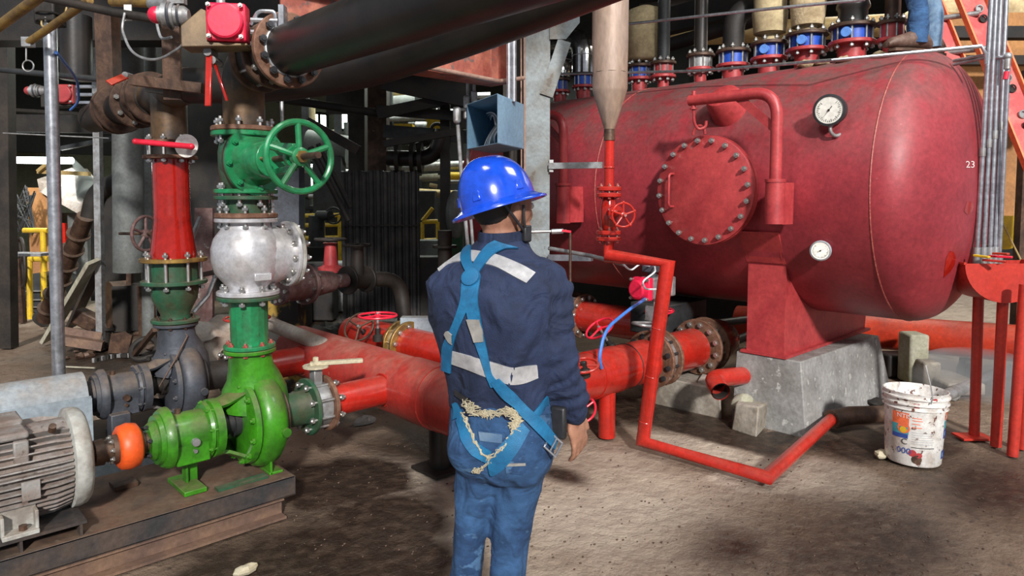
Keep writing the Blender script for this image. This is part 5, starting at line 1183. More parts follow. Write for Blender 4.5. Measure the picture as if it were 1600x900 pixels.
# steam jet (real volume)
def volmat(name,dens,col=(.9,1,.95)):
    m=bpy.data.materials.new(name); m.use_nodes=True; nt=m.node_tree; nt.nodes.remove(nt.nodes['Principled BSDF'])
    s_=nt.nodes.new('ShaderNodeVolumePrincipled'); s_.inputs['Color'].default_value=(*col,1)
    nz_=nt.nodes.new('ShaderNodeTexNoise'); nz_.inputs['Scale'].default_value=2.2; tcn=nt.nodes.new('ShaderNodeTexCoord'); nt.links.new(tcn.outputs['Object'],nz_.inputs[0])
    mr=nt.nodes.new('ShaderNodeMapRange'); mr.inputs[1].default_value=.35; mr.inputs[2].default_value=.65; mr.inputs[3].default_value=dens*.35; mr.inputs[4].default_value=dens; nt.links.new(nz_.outputs[0],mr.inputs[0]); nt.links.new(mr.outputs[0],s_.inputs['Density'])
    nt.links.new(s_.outputs[0],nt.nodes['Material Output'].inputs['Volume']); return m
K['steam']=volmat('steam_jet',22)
tag(obj('steam_jet',MB().cyl(P(115,250,9.0),P(143,305,8.8),.02,.17,24),'steam',kind='stuff'),'white steam jet blowing down beside the lamp','steam')
# auger tube
t=thing('screw_conveyor_tube','rusty brown ringed screw tube leaning down to the floor','auger',F(70,505))
a=P(134,338,7.6); b=F(70,498,.12)
obj('tube',MB().cyl(a,b,.088,n=24),'rust2',t)
for i in range(6):
    c_=a.lerp(b,.16+.145*i); obj('ring',MB().lathe(c_,(b-a).normalized()+V((.15,.1,0)),[(-.006,.08),(-.006,.122),(.006,.122),(.006,.08)],24,False),'rust2',t)
obj('end_cone',MB().cyl(b,b+(b-a).normalized()*.12,.13,.03,20),'sooty',t)
tag(obj('elbow_hood',MB().tube(fil([P(142,340,7.4),P(150,300,7.4),P(188,283,7.4)],.3,6),.10,20),'sooty'),'black curved hood above the ringed screw tube','hood')
tag(obj('wood_plank',MB().bar(P(146,408,6.9),F(73,532,.05),.04,.16,-hd),'wood',bev=.004),'pale grey wooden plank leaning beside the silver pole','plank')
tag(obj('steel_strip',MB().bar(P(154,418,7.1),F(110,512,.03),.03,.14,-hd),'skidside'),'dark steel strip leaning behind the wooden plank','strip')
q=P(58,460,8.3); t=thing('round_housing','black round topped machine housing behind the silver pole','housing',F(60,490))
fq=F(60,488); m=MB().prism([(-.30,0),(.30,0),(.30,.32)]+[(.30*math.cos(PI*i/12),.32+.22*math.sin(PI*i/12)) for i in range(1,12)]+[(-.30,.32)],(fq.x,fq.y,0),rt,Z_,hd*.5); obj('shell',m,'dkgrey',t)
for zz in (.30,.18,.08): obj('louvre',MB().box(V((fq.x,fq.y,zz))-hd*.03+rt*.05,(.34,.06,.012),rt),'galv2',t)
t=thing('spoked_flywheel','dark spoked flywheel standing near the yellow rails','wheel',F(35,500)); wq=P(34,410,8.6)
wh=MB(); wh.torus(wq,rt+hd*.9,.30,.022,36,8); u_2,v_2,w_2=basis(rt+hd*.9)
for i in range(6): 
    a=2*PI*i/6; wh.cyl(wq,wq+(u_2*math.cos(a)+v_2*math.sin(a))*.3,.012,n=6)
obj('wheel_rim',wh,'sooty2',t)
tag(obj('plywood_panel',MB().box(P(70,365,9.8),(.42,.04,1.3),rt),'plywood'),'orange plywood panel behind the yellow rails at left','panel')
tag(obj('red_board',MB().box(P(99,385,9.6),(.09,.04,.65),rt),'red'),'narrow orange red board right of the silver pole','board')
t=thing('yellow_guard_rail','yellow pipe guard rail at the far left by the plywood','rail',P(60,430,9.0))
R_=[((46,404),(47,500)),((68,425),(70,500)),((37,360),(75,360)),((67,360),(69,425)),((44,405),(75,405)),((45,405),(46,430))]
for a,b in R_: obj('rail_pipe',MB().cyl(P(*a,9.0),P(*b,9.0),.035,n=10),'yellow',t)
tag(obj('shelf_plate',MB().box(P(45,397,7.6),(.43,.25,.03),rt),'galv2'),'pale steel shelf plate at the left on the scrap table','shelf')
tag(obj('wire_tangle',MB().tube([P(35+20*math.sin(i*1.7),330+35*math.cos(i*2.3)+5*math.sin(i*5),9.4) for i in range(40)],.010,5),'dkgrey'),'tangle of dark wires left of the silver pole','wires')
tag(obj('white_disc',MB().lathe(P(6,316,10),(-hd*.4-rt),[(0,.20),(.02,.19),(.02,.001)],24),'white'),'white disc edge at the far left','disc')
tag(obj('green_cabinet',MB().box(P(125,380,10.2),(.40,.3,.9),rt),'greysteel2'),'dull grey green cabinet behind the screw tube','cabinet')
# brown handwheel left of riser 2
t=thing('handwheel_valve','brown handwheel seen almost edge on, on a thin stem left of the red reducer','valve',P(186,365,4.9))
hc_=P(228,365,4.75); aw2=(rt*.96-hd*.30).normalized(); hwheel(t,hc_,aw2,.118,.011,5,'purple',hub=.25,sw=.010)
obj('stem',MB().cyl(P(187,365,4.95),P(236,365,4.72),.011,n=10),'rust2',t)
# junk
def junk(name,label,cat,mb,mat,**k): return tag(obj(name,mb,mat,**k),label,cat)
for i,(px,py,D,w_,h_,mt,lab) in enumerate([(197,482,7.8,.27,.52,'sooty','dark upright steel plate left in the scrap pile'),(229,487,7.6,.23,.56,'rust2','purplish brown upright plate behind the slate pump')]):
    c_=P(px,py,D); junk('scrap_plate',lab,'plate',MB().box((c_.x,c_.y,c_.z),(w_,.014,h_*1.0),rt+hd*(.5 if i==0 else -.3)),mt)
junk('scrap_drum','rusty brown curved drum half behind the upright plates','drum',MB().lathe(P(186,478,8.2),(-hd-rt),[(-.1,.30),(.1,.30)],24),'rust2')
junk('scrap_coupling','black flanged pipe stub with round mouth in the scrap pile','fitting',MB().lathe(F(161,545,.0),Z_+V((.1,.2,0)),[(0,.10),(.05,.10),(.06,.075),(.16,.07),(.18,.11),(.21,.11),(.21,.085),(.12,.07)],24,True),'sooty')
junk('scrap_channel','rust orange channel offcut lying beside the plank','channel',MB().box(P(125,535,6.9),(.42,.10,.09),rt+hd*.3+Z_*-.25).box(P(122,524,6.95),(.42,.013,.13),rt+hd*.3+Z_*-.25),'channel')
junk('scrap_bracket','brown cast bracket piece leaning on the black pipe stub','bracket',MB().box(P(138,500,7.4),(.27,.15,.17),rt*1+Z_*-.5),'rust2',bev=.02)
junk('scrap_slab','brown rusty flat casting leaning near the chain','plate',MB().prism([(-.12,0),(.08,0),(.13,.18),(.06,.22),(-.08,.20)],F(187,552),rt,Z_,hd*.03-Z_*.01),'rust2')
t=thing('roller_chain','black roller chain lying across the dirt floor','chain',F(190,560))
for i in range(22):
    px=146+i*4.6; c_=F(px,563-8*math.sin(i/7.),.03); 
    obj('link',MB().box(c_,(.035,.05,.035),rt,Z_) if i%2 else MB().cyl(c_-Z_*.02,c_+Z_*.02,.014,n=8),'galv2' if i%3==0 else 'sooty',t)
junk('scrap_ring','black ring casting behind the chain','ring',MB().torus(F(226,545,.10),(-hd+Z_),.12,.03,28,8),'sooty')
junk('lever_bar','brown bar leaning against the slate pump','bar',MB().bar(F(207,558,.02),P(242,515,6.0),.04,.04),'rust2')
mq=MB()
for i in range(26):
    px=random.uniform(95,250);py=random.uniform(500,562); s_=random.uniform(.02,.06); c_=F(px,py); mm=MB().sph(c_+V((0,0,s_*.3)),s_,8,6,(1.3,.9,.7))
    for v_ in mm.v: v_+=noise.noise_vector(v_*22)*s_*.6
    mq.add(mm.v,mm.f)
tag(obj('scrap_rubble',mq,'rust2',ang=25,kind='stuff'),'small rusty rubble strewn round the scrap pile','debris')
pipe('floor_stick','thin pale stick on the dirt right of the silver pole','stick',[F(100,573,.01),F(148,575,.012)],.008,'wood')
# sack, white post and panel behind pumps
mm=MB().sph(P(325,535,4.75),.20,28,18,(1.35,.8,.75))
for v_ in mm.v: v_+=noise.noise_vector(v_*7)*.08+noise.noise_vector(v_*16)*.03
junk('dusty_sack','crumpled dusty white sack between the two pumps','sack',mm,'tarp',ang=80)
fcol('machine_casing','pale mauve grey steel panel behind the silver check valve','panel',318,560,325,28,'purple',.05)
fcol('steel_post','thin pale mauve leg beside the dusty sack','post',317,530,470,10,'motor')
junk('flat_brace','grey flat brace slanting right of the red reducer','bar',MB().bar(P(300,372,4.8),P(313,340,4.9),.02,.03),'galv2')
junk('handle_rod','grey bent rod slanting behind the green bowl','bar',MB().tube([P(302,488,4.7),P(325,462,4.8),P(335,436,4.9),P(340,425,4.9)],.016,8),'galv2')
junk('flat_tie','brown flat tie from the green bowl flange to the right','bar',MB().bar(P(285,436,4.4),P(341,424,4.6),.02,.03),'sooty2')
junk('wire_hook','thin rusty wire leaning on the slate pump','wire',MB().tube([P(249,604,3.95),P(275,560,4.0),P(293,525,4.1),P(288,519,4.1)],.005,6),'rust2')
# purple pipework
t=thing('purple_pipe_valve','purple brown flanged pipework with flaking paint right of the silver valve','valve',P(460,470,5.0))
def pq(x,y,D=5.0): return P(x,y,D)
ax2=(pq(540,437,5.5)-pq(435,447,4.9)).normalized()
flange(t,pq(435,449,4.9),ax2,.13,.03,'purple',nb=8,br=.008,L=.06); obj('body',MB().cyl(pq(437,448,4.9),pq(478,444,5.15),.115,n=24),'purple',t)
flange(t,pq(476,444,5.15),ax2,.155,.03,'purple',nb=8,br=.008,L=.06)
obj('taper',MB().cyl(pq(480,444,5.17),pq(518,440,5.37),.11,.08,24).cyl(pq(518,440,5.37),pq(540,438,5.5),.055,n=20),'purple',t)
t=thing('black_gate_valve','grimy brown gate valve with flanges in front of the corrugated sheet','valve',pq(558,440,5.6))
flange(t,pq(543,438,5.52),ax2,.115,.025,'sooty2'); flange(t,pq(572,436,5.7),ax2,.11,.025,'sooty2')
obj('body',MB().cyl(pq(545,438,5.53),pq(572,436,5.7),.075,n=20).cyl(pq(558,437,5.6),pq(558,385,5.6),.06,.05,16),'sooty2',t); hwheel(t,pq(557,383,5.6),Z_,.11,.010,4,'sooty2')
pipe('bent_pipe','brown pipe bending down in front of the black corrugated sheet','pipe',[pq(572,436,5.7),pq(625,436,5.95),pq(633,505,5.9)],.062,'sooty2',rad=.18)
t=thing('yellow_stained_block','black steel box with yellow stains under the purple pipework','box',P(447,490,5.4))
K['ystain']=M('yellow_stained_black_steel',(.03,.028,.025),.7,.1,(.30,.19,.03),6,.50,.58,.1)
obj('block',MB().box((lambda q:(q.x,q.y,.42))(P(447,492,5.5)),(.26,.2,.84),rt),'ystain',t)
junk('grey_rubble','grey rubble heap behind the manifold pipe','rubble',(lambda mm:( [v_.__iadd__(noise.noise_vector(v_*9)*.12) for v_ in mm.v],mm)[1])(MB().sph(F(525,530),.42,24,14,(1.5,.8,.35))),'sooty')
# corrugated sheet
D_=F(598,500).dot(hd); t=thing('corrugated_sheet','tall black corrugated metal sheet standing upright in the middle distance','sheet',F(598,500))
bq0=P(537,497,D_);bq1=P(657,497,D_); top=P(598,266,D_).z; nC=11; wv=(bq1-bq0)
m=MB(); pts=[]
NS=nC*8
for i in range(NS+1):
    s_=i/NS; f_=(s_*nC)%1; d_=.030*(1 if f_<.45 else (1-(f_-.45)/.1 if f_<.55 else (0 if f_<.9 else (f_-.9)/.1))); pts.append(bq0+wv*s_-hd*d_)
vs=[V((q.x,q.y,max(0,bq0.z))) for q in pts]+[V((q.x,q.y,top-(0.02 if int(i/8)%3==0 else 0))) for i,q in enumerate(pts)]+[V((q.x,q.y,max(0,bq0.z)))+hd*.03 for q in pts]+[V((q.x,q.y,top-.01))+hd*.03 for q in pts]
n=NS+1; m.add(vs,[(i,i+1,n+i+1,n+i) for i in range(NS)]+[(2*n+i,3*n+i,3*n+i+1,2*n+i+1) for i in range(NS)]+[(n+i,n+i+1,3*n+i+1,3*n+i) for i in range(NS)]+[(0,n,3*n,2*n),(NS,2*n+NS,3*n+NS,n+NS)])
obj('sheet_metal',m,'sheet',t,smooth=False); obj('seam_batten',MB().bar(P(537,352,D_-.06),P(657,352,D_-.06),.01,.015),'sooty',t)
# centre background columns and beams
col('steel_column','dark column above the left part of the corrugated sheet','column',557,95,275,9.6,25,'sooty2')
col('steel_column','brown rusty column above the corrugated sheet','column',589,95,275,9.3,29,'rust2')
col('dark_wall_plate','dark steel plate behind the overhead pipes','plate',545,100,178,9.9,70,'sooty',.05)
fcol('steel_column','black column just left of the blue hard hat','column',695,500,120,15,'sooty')
t=thing('black_pipe_flanges','black upright pipe collar beside the corrugated sheet','pipe',P(690,400,7)); 
for py in (385,): flange(t,P(695,py,7.3),Z_,.13,.03,'sooty2')
obj('upright_pipe',MB().cyl((lambda q:V((q.x,q.y,0)))(P(695,470,7.3)),P(695,360,7.3),.075,n=18),'sooty2',t)
col('steel_column','slim dark column beside the blue box conduits','column',728,100,200,8.5,14,'sooty')
bars=[((300,135),(600,178),8.6,.10,'sooty','long sloping dark pipe crossing behind the green handwheel',1),((590,178),(700,155),8.5,.13,'sooty','dark beam rising right above the corrugated sheet',0),((590,172),(735,183),8.7,.12,'sooty','flat dark beam left of the blue box',0),((600,205),(735,215),9.0,.16,'dkgrey','grey beam in front of the yellow hoist',0),((600,122),(735,150),8.4,.28,'sooty','deep dark beam under the roof beam',0),((600,225),(720,205),8.3,.08,'sooty','thin dark brace left of the black column',0),((480,190),(560,235),8.8,.12,'sooty2','brown brace right of the green handwheel',0),((485,230),(545,345),8.0,.07,'sooty','long black diagonal strut beside the corrugated sheet, left one',1),((497,225),(548,325),8.05,.06,'sooty','long black diagonal strut beside the corrugated sheet, right one',1),((640,232),(690,215),9.4,.09,'sooty','short dark pipe piece behind the flanged black pipe',1)]
for i,(a,b,D,w_,mt,lb,rd) in enumerate(bars):
    tag(obj('cross_beam',MB().cyl(P(*a,D),P(*b,D),w_/2,n=12) if rd else MB().bar(P(*a,D),P(*b,D),.08,w_),mt),lb,'beam')
t=thing('flanged_black_pipe','black flanged pipe with elbow in the background left of the black column','pipe',P(650,245,8.9))
obj('pipe_run',MB().tube(fil([P(605,247,8.9),P(660,248,8.9),P(680,240,8.9),P(692,205,8.9)],.3,6),.10,18),'black',t)
for px in (622,645,657): obj('pipe_flange',MB().ring(P(px,247,8.9),rt,.20,.09,.05,24),'black',t)
t=thing('yellow_hoist','yellow hoist machine far behind the grey beams','hoist',P(680,200,13))
obj('hoist_body',MB().box(P(682,202,11.8),(.32,.3,.36),rt),'yellow',t); obj('hoist_body',MB().box(P(632,205,11.8),(.30,.3,.22),rt),'yellow',t); obj('motor',MB().cyl(P(650,205,11.7),P(668,205,11.7),.16,n=20),'galv2',t); obj('hook_ring',MB().torus(P(683,203,11.5),-hd,.10,.03,20,8),'sooty',t)
# far pipes, ducts, tanks
far=[((480,225),(545,235),12,.35,'greysteel2','wide pale tank curved top seen through the green handwheel'),((470,265),(545,270),12.5,.09,'galv2','pale horizontal pipe behind the green handwheel'),((610,168),(700,160),13.5,.30,'greysteel2','pale grey duct above the yellow hoist'),((610,140),(690,145),13.8,.25,'ochre','dull yellow duct above the pale duct'),((610,262),(735,258),12.6,.12,'galv2','pale pipe behind the black column'),((700,275),(735,275),12.5,.10,'yellow','short yellow pipe left of the tank end'),((640,300),(735,305),12.2,.10,'ochre','dull pipe at mid height behind the black column'),((470,300),(545,305),12.9,.14,'greysteel2','pale pipe low behind the green handwheel'),((620,280),(700,276),13,.10,'wood','straw coloured pipe above the sheet corner'),((600,186),(700,181),12.9,.08,'galv2','pale lamp row above the yellow hoist'),((470,325),(560,330),13,.10,'dkgrey','dull dark pipe low in the far background')]
t=thing('pipe_rack','pale pipes and ducts on a rack in the bright hall behind the columns','rack',P(600,330,13))
for i,(a,b,D,r_,mt,lb) in enumerate(far): obj('far_pipe',MB().tube([P(*a,D),P(*b,D)],r_/1.4,14),mt,t)
for px in (480,530,560,610,655,690,730):
    c_=P(px,300,13.0); obj('rack_post',MB().box((c_.x,c_.y,2.3),(.12,.12,4.6),rt),'dkgrey',t)
random.seed(21)
for i in range(44):
    px=random.uniform(476,548) if i%2 else random.uniform(600,735); py=random.uniform(125,350); D=random.uniform(12.6,13.6); l_=random.choice((12,22,34)); c0=P(px,py,D)
    if i%4<3: c1=P(px+l_,py+random.uniform(-3,3),D)
    else: c1=P(px+1,py+random.uniform(25,60),D)
    obj('far_pipe',MB().cyl(c0,c1,random.uniform(.02,.07),n=8),['dkgrey','galv2','wood','greysteel2','sooty','galv2','beige'][i%7],t)
# yellow railing far
def railing(name,label,pxs,ys,D):
    t=thing(name,label,'rail',P(pxs[0],ys[-1],D))
    for y in ys: obj('rail_pipe',MB().cyl(P(pxs[0],y,D),P(pxs[-1],y-1,D),.035,n=8),'yellow',t)
    for px in pxs: obj('rail_post',MB().cyl(P(px,ys[0],D),(lambda q:V((q.x,q.y,0)))(P(px,ys[0],D)),.03,n=8),'yellow',t)
railing('yellow_guard_rail','yellow guard rail beyond the green handwheel',[474,487,505,530],[337,352,372],11.5)
railing('yellow_guard_rail','yellow guard rail right of the corrugated sheet',[660,684],[347,376],11.0)
pipe('yellow_brace','slanting yellow stair rail right of the corrugated sheet','rail',[P(660,345,11),P(676,325,11)],.03,'yellow')
# dark valves / machinery clutter in middle
t=thing('small_valve','small black wheeled valve far behind the green handwheel','valve',P(515,350,9.5)); hwheel(t,P(521,337,9.5),-hd,.11,.012,4,'dkgrey'); obj('body',MB().cyl(P(497,337,9.6),P(516,337,9.5),.07,n=14).cyl(P(495,337,9.6),P(495,385,9.6),.11,n=16),'dkgrey',t)
t=thing('maroon_valve','maroon valve with flat wheel behind the purple pipework','valve',P(517,430,7.5)); hwheel(t,P(516,374,7.5),Z_,.16,.014,5,'sooty2'); obj('body',MB().lathe(P(517,425,7.5),Z_,[(0,.14),(.05,.14),(.08,.08),(.30,.06),(.32,.08)],18),'tank2',t)
col('green_post','dark green column right of the silver check valve','column',467,290,470,10.5,12,'green3')
col('grey_machine','dark grey purple panel under the green handwheel','panel',446,260,530,7.6,42,'slate',.2)
for i,(px,py,D,w_,h_,mt,lb) in enumerate([(515,290,11.9,.5,1.0,'dkgrey','grey machine block behind the green handwheel'),(495,400,10,.5,.3,'sooty','black machine base left of the sheet'),(650,330,11.9,.7,.7,'dkgrey','grey machine block behind the corrugated sheet corner'),(672,395,10.5,.35,.4,'greysteel2','pale machine block low right of the sheet'),(488,440,8.9,.6,.5,'sooty','black machine mass behind the purple pipework'),(712,330,9.5,.18,.5,'green3','grey green small cabinet beside the hard hat'),(672,430,9.0,.35,.5,'sooty','black lump low between sheet and worker'),(530,415,9.6,.4,.12,'galv2','pale flat plate behind the maroon valve'),(250,480,8,.5,.6,'sooty','black mass behind the green bowl'),(425,480,8.4,.9,.7,'sooty','black block behind the green spool')]):
    c_=P(px,py,D); zt=c_.z+h_/2
    tag(obj('machine_block',MB().box((c_.x,c_.y,zt/2),(w_,.3,zt),rt),mt,bev=.02),lb,'machine')
mm=MB().sph(P(712,335,8.8),.26,14,10,(.5,.5,1.2))
tag(obj('plastic_sheet',mm,'greysteel2',ang=20),'crumpled pale plastic wrap left of the hard hat','sheet')
# dark bulk above (roof bunker) left
tag(obj('bunker_bottom',MB().box(P(330,60,6.5)+V((0,0,.75)),(4.2,.3,1.6),rt),'sooty'),'black sooty bunker bottom high behind the risers','bunker')
tag(obj('dark_bulk',MB().box(P(700,40,7.5)+V((0,0,.45)),(2.2,.3,1.2),rt),'sooty'),'dark plated wall above the hall opening behind the roof beam','plate')
K['haze']=volmat('steam_haze',2.0,(.95,.97,1))
tag(obj('steam_haze',MB().sph(P(1530,590,5.6),.42,16,10,(1.3,1.3,.55)),'haze',kind='stuff'),'thin steam drifting low behind the trough legs','steam')
# ============================================================ WORKER
PD=2.12; SCL=PD/1080.
def pz(py,px=775,D=PD): return P(px,py,D).z
W0=P(775,600,PD); WX,WY=W0.x,W0.y
fa=math.radians(28)      # facing: away and a little to the right
wf=(hd*math.cos(fa)+rt*math.sin(fa)).normalized(); ws=V((wf.y,-wf.x,0))   # ws: his right hand side
def wp(px,py,dd=0):       # point on the vertical plane through his axis, moved dd towards his front
    p=P(px,py,PD+0.0); return p+wf*dd
def evalmesh(name,bmv,mods,mat,parent,ang=80,label=None):
    me=bpy.data.meshes.new('tmp'); me.from_pydata([tuple(q) for q in bmv.v],[],bmv.f); ob=bpy.data.objects.new('tmp',me); C.objects.link(ob)
    for ty,kw in mods:
        m_=ob.modifiers.new('m',ty)
        for a,b in kw.items(): setattr(m_,a,b)
    dg=bpy.context.evaluated_depsgraph_get(); dg.update(); ev=bpy.data.meshes.new_from_object(ob.evaluated_get(dg)); bpy.data.objects.remove(ob)
    return MB().add([v_.co.copy() for v_ in ev.vertices],[tuple(p_.vertices) for p_ in ev.polygons])
def loft(rings,n=28):
    """rings: (centre Vector, half width along ws, half depth along wf, yaw, tilt axis)"""
    vs=[];fs=[]
    for (c,a,b,yw) in rings:
        sx=ws*math.cos(yw)+wf*math.sin(yw); sy=-ws*math.sin(yw)+wf*math.cos(yw)
        for i in range(n):
            t_=2*PI*i/n; ct,st=math.cos(t_),math.sin(t_); e=.82
            vs.append(c+sx*a*math.copysign(abs(ct)**e,ct)+sy*b*math.copysign(abs(st)**e,st))
    for j in range(len(rings)-1):
        for i in range(n): fs.append((j*n+i,j*n+(i+1)%n,(j+1)*n+(i+1)%n,(j+1)*n+i))
    fs+=[tuple(range(n-1,-1,-1)),tuple((len(rings)-1)*n+i for i in range(n))]
    return MB().add(vs,fs)
def C_(px,py,f=0): 
    return P(px,py,PD)+wf*f
wk=thing('person','worker seen from behind in blue hard hat, navy jacket, jeans and safety harness','person',(WX,WY,0))
# ---- jacket : torso + sleeves, voxel remeshed
torso=[(C_(784,640,.0),.152,.118,0),(C_(783,605,.0),.156,.122,0),(C_(780,570,.0),.168,.13,0),(C_(776,525,.0),.185,.140,0),(C_(773,478,.0),.195,.145,0),(C_(771,445,.0),.195,.135,0),(C_(769,420,.01),.172,.115,0),(C_(770,400,.02),.125,.090,0),(C_(774,384,.03),.085,.075,0),(C_(778,370,.035),.068,.068,0)]
jk=loft(torso)
shR=C_(845,440,-.01)+ws*.0; elR=C_(873,540,-.06); wrR=C_(893,640,.0)
shL=C_(701,448,.01); elL=C_(693,512,.05); wrL=C_(712,560,.24)
def limb(m,pts,rs,n=18):
    m.tube(pts,rs,n)
    for q,r_ in ((pts[0],rs[0]),(pts[-1],rs[-1])): m.sph(q,r_,12,8)
sR=C_(828,436,0)
limb(jk,[sR,shR,shR.lerp(elR,.5),elR,elR.lerp(wrR,.55),wrR],[.078,.080,.074,.068,.058,.050])
sL=C_(716,438,.01)
limb(jk,[sL,shL,shL.lerp(elL,.5),elL,elL.lerp(wrL,.5),wrL],[.066,.068,.064,.058,.052,.046])
jk=evalmesh('jacket',jk,[('REMESH',dict(mode='VOXEL',voxel_size=.011)),('SMOOTH',dict(factor=.6,iterations=9))],'navy',wk)
def fold(v_,amp,dirs):
    s=0
    for (d,f_,ph) in dirs: s+=math.sin((V(v_).dot(V(d)))*f_+ph+2.2*noise.noise(V(v_)*5))
    return s*amp
cax=lambda z: V((WX,WY,z))
for v_ in jk.v:
    r_=V((v_.x-WX,v_.y-WY,0)); 
    if r_.length<1e-4: continue
    k_=.0035 if v_.z<1.33 else .0015
    n3=noise.noise(v_*V((1,1,.55)).x*6)
    q=V((v_.x*7,v_.y*7,v_.z*3.2)); rid=(1-abs(noise.noise(q*1.3)*2))
    v_+=r_.normalized()*(rid*.017*(1 if v_.z<1.30 else .4))
# sleeve wrinkles near elbow
    for c0,c1 in ((elR,wrR),(shR,elR)):
        d=(c1-c0); t_=max(0,min(1,(v_-c0).dot(d)/d.length_squared)); cl=c0+d*t_
        if (v_-cl).length<.10 and (v_-V((WX,WY,v_.z))).dot(ws)>.13:
            v_+=(v_-cl).normalized()*.0045*math.sin(t_*22+8*noise.noise(v_*6)+1.5*(v_-cl).normalized().dot(wf)*2)
jmb=MB().add([q.copy() for q in jk.v],jk.f)
obj('jacket',jmb,'navy',wk,ang=80)
jb=BVHTree.FromPolygons([tuple(q) for q in jmb.v],jmb.f)
# ---- jeans
jn=loft([(C_(782,618,0),.155,.115,0),(C_(785,640,-.005),.165,.125,0),(C_(787,680,-.015),.170,.130,0),(C_(786,712,-.012),.165,.122,0),(C_(782,738,-.0),.145,.105,0)])
def zq(px,py,f): return C_(px,py,f)
Lk=[zq(756,700,0),zq(746,748,0),zq(737,795,0.0),zq(731,845,.0),zq(730,900,-.01),zq(731,960,-.02),zq(732,1030,-.02)]
Rk=[zq(816,700,-.02),zq(813,748,-.02),zq(806,800,-.02),zq(801,850,-.02),zq(799,900,-.03),zq(803,960,-.03),zq(804,1030,-.03)]
for K_ in (Lk,Rk):
    jn.tube(K_,[.085,.072,.057,.051,.049,.05,.055] if K_ is Lk else [.088,.080,.067,.061,.058,.056,.058],22)
    jn.sph(K_[0],.085,14,8)
# hips / buttocks
jn.sph(zq(756,690,-.05),.092,16,10); jn.sph(zq(812,692,-.06),.094,16,10)
jn=evalmesh('jeans',jn,[('REMESH',dict(mode='VOXEL',voxel_size=.010)),('SMOOTH',dict(factor=.6,iterations=7))],'denim',wk)
for v_ in jn.v:
    lx=(v_-V((WX,WY,v_.z))).dot(ws); Kc=Lk if lx<.0 else Rk
    best=min(Kc,key=lambda q:abs(q.z-v_.z)); r_=V((v_.x-best.x,v_.y-best.y,0))
    if v_.z<.72 and r_.length>.02:
        amp=.004 if v_.z>.5 else .006
        ang_=r_.normalized(); w_=max(0,noise.noise(V((ang_.x*1.2+lx*9,ang_.y*1.2,v_.z*3)))*1.2+.45)
        v_+=r_.normalized()*amp*w_*(1-2*abs(math.sin(v_.z*26+5*noise.noise(v_*4)+ang_.dot(ws)*2.2)))*1.3
    elif r_.length>.02: v_+=r_.normalized()*.004*noise.noise(v_*12)
jnb=MB().add([q.copy() for q in jn.v],jn.f); obj('jeans',jnb,'denim',wk,ang=80)
pb=BVHTree.FromPolygons([tuple(q) for q in jnb.v],jnb.f)
# ---- body (continuous): head, neck, torso core, arms with hands, legs
hc=C_(779,326,.03)          # head centre
ha=math.radians(52); hf=(hd*math.cos(ha)+rt*math.sin(ha)); hs=V((hf.y,-hf.x,0))
bd=MB()
def hsp(c,r_,a,b,d):
    m=MB().sph((0,0,0),1,20,14); bd.add([c+hs*q.x*a+hf*q.y*b+Z_*q.z*d for q in m.v],m.f)
hsp(hc+Z_*.01,1,.076,.096,.105); hsp(hc+hf*.045-Z_*.065,1,.052,.055,.050); 
hsp(hc+hf*.095-Z_*.02,1,.014,.022,.026); hsp(hc+hf*.088-Z_*.055,1,.024,.012,.010)
bd.tube([hc-Z_*.05-hf*.01,C_(776,385,.02),C_(772,410,.01)],[.056,.058,.07],18)
bd.add(*(lambda m:(m.v,m.f))(loft([(C_(772,640,0),.14,.10,0),(C_(774,560,0),.15,.10,0),(C_(771,470,0),.17,.11,0),(C_(770,415,0),.14,.08,0)])))
for s_ in (1,-1):
    e=hc+hs*s_*.077-Z_*.012-hf*.008
    mm=MB().sph((0,0,0),1,12,8); bd.add([e+hs*q.x*.010+hf*q.y*.019+Z_*q.z*.032 for q in mm.v],mm.f)
hR=wrR+(wrR-elR).normalized()*.045
bd.tube([sR,shR,elR,wrR,hR],[.05,.05,.040,.028,.030],14); bd.tube([sL,shL,elL,wrL],[.05,.05,.040,.028],14)
for K_ in (Lk,Rk): bd.tube([K_[0],K_[2],K_[4],K_[6],K_[6]-Z_*.07],[.062,.042,.036,.034,.032],14)
# right hand: palm + five fingers
dn=(Z_*-.93+wf*.28+ws*.12).normalized(); pn=(ws*.9-wf*.2).normalized(); across=dn.cross(pn).normalized()
pal=wrR+dn*.03; 
m=MB().box(pal+dn*.045,(.088,.026,.082),dn,across); 
mm=MB().sph((0,0,0),1,14,10); bd.add([pal+dn*(.04+q.x*.055)+across*q.y*.042+pn*q.z*.017 for q in mm.v],mm.f)
for i,(o_,L_) in enumerate(((.030,.068),(.010,.078),(-.010,.073),(-.029,.058))):
    b0=pal+dn*.06+across*o_; bend=-pn if pn.dot(ws)>0 else pn
    p1=pal+dn*.088+across*o_*1.1; p2=p1+(dn+bend*.35).normalized()*L_*.5; p3=p2+(dn+bend*.9).normalized()*L_*.42
    bd.tube([b0,p1,p2,p3],[.0095,.0095,.0085,.0068],10); bd.sph(p3,.0068,8,6)
th0=pal+across*.030+dn*.01; sgn=1 if across.dot(wf)>0 else -1
th0=pal+across*sgn*.028+dn*.012; th1=th0+(dn+across*sgn*.75).normalized()*.035; th2=th1+(dn+across*sgn*.15).normalized()*.03
bd.tube([th0,th1,th2],[.013,.0105,.008],10); bd.sph(th2,.008,8,6)
# left hand (held in front of him)
bd.sph(wrL+wf*.05,.038,12,8)
body=evalmesh('body',bd,[('REMESH',dict(mode='VOXEL',voxel_size=.0055)),('SMOOTH',dict(factor=.5,iterations=3))],'skin',wk)
obj('body',body,'skin',wk,ang=80)
for s_ in (1,-1): obj('eye',MB().sph(hc+hf*.086+hs*s_*.03+Z_*.008,.011,12,8),'white',wk)
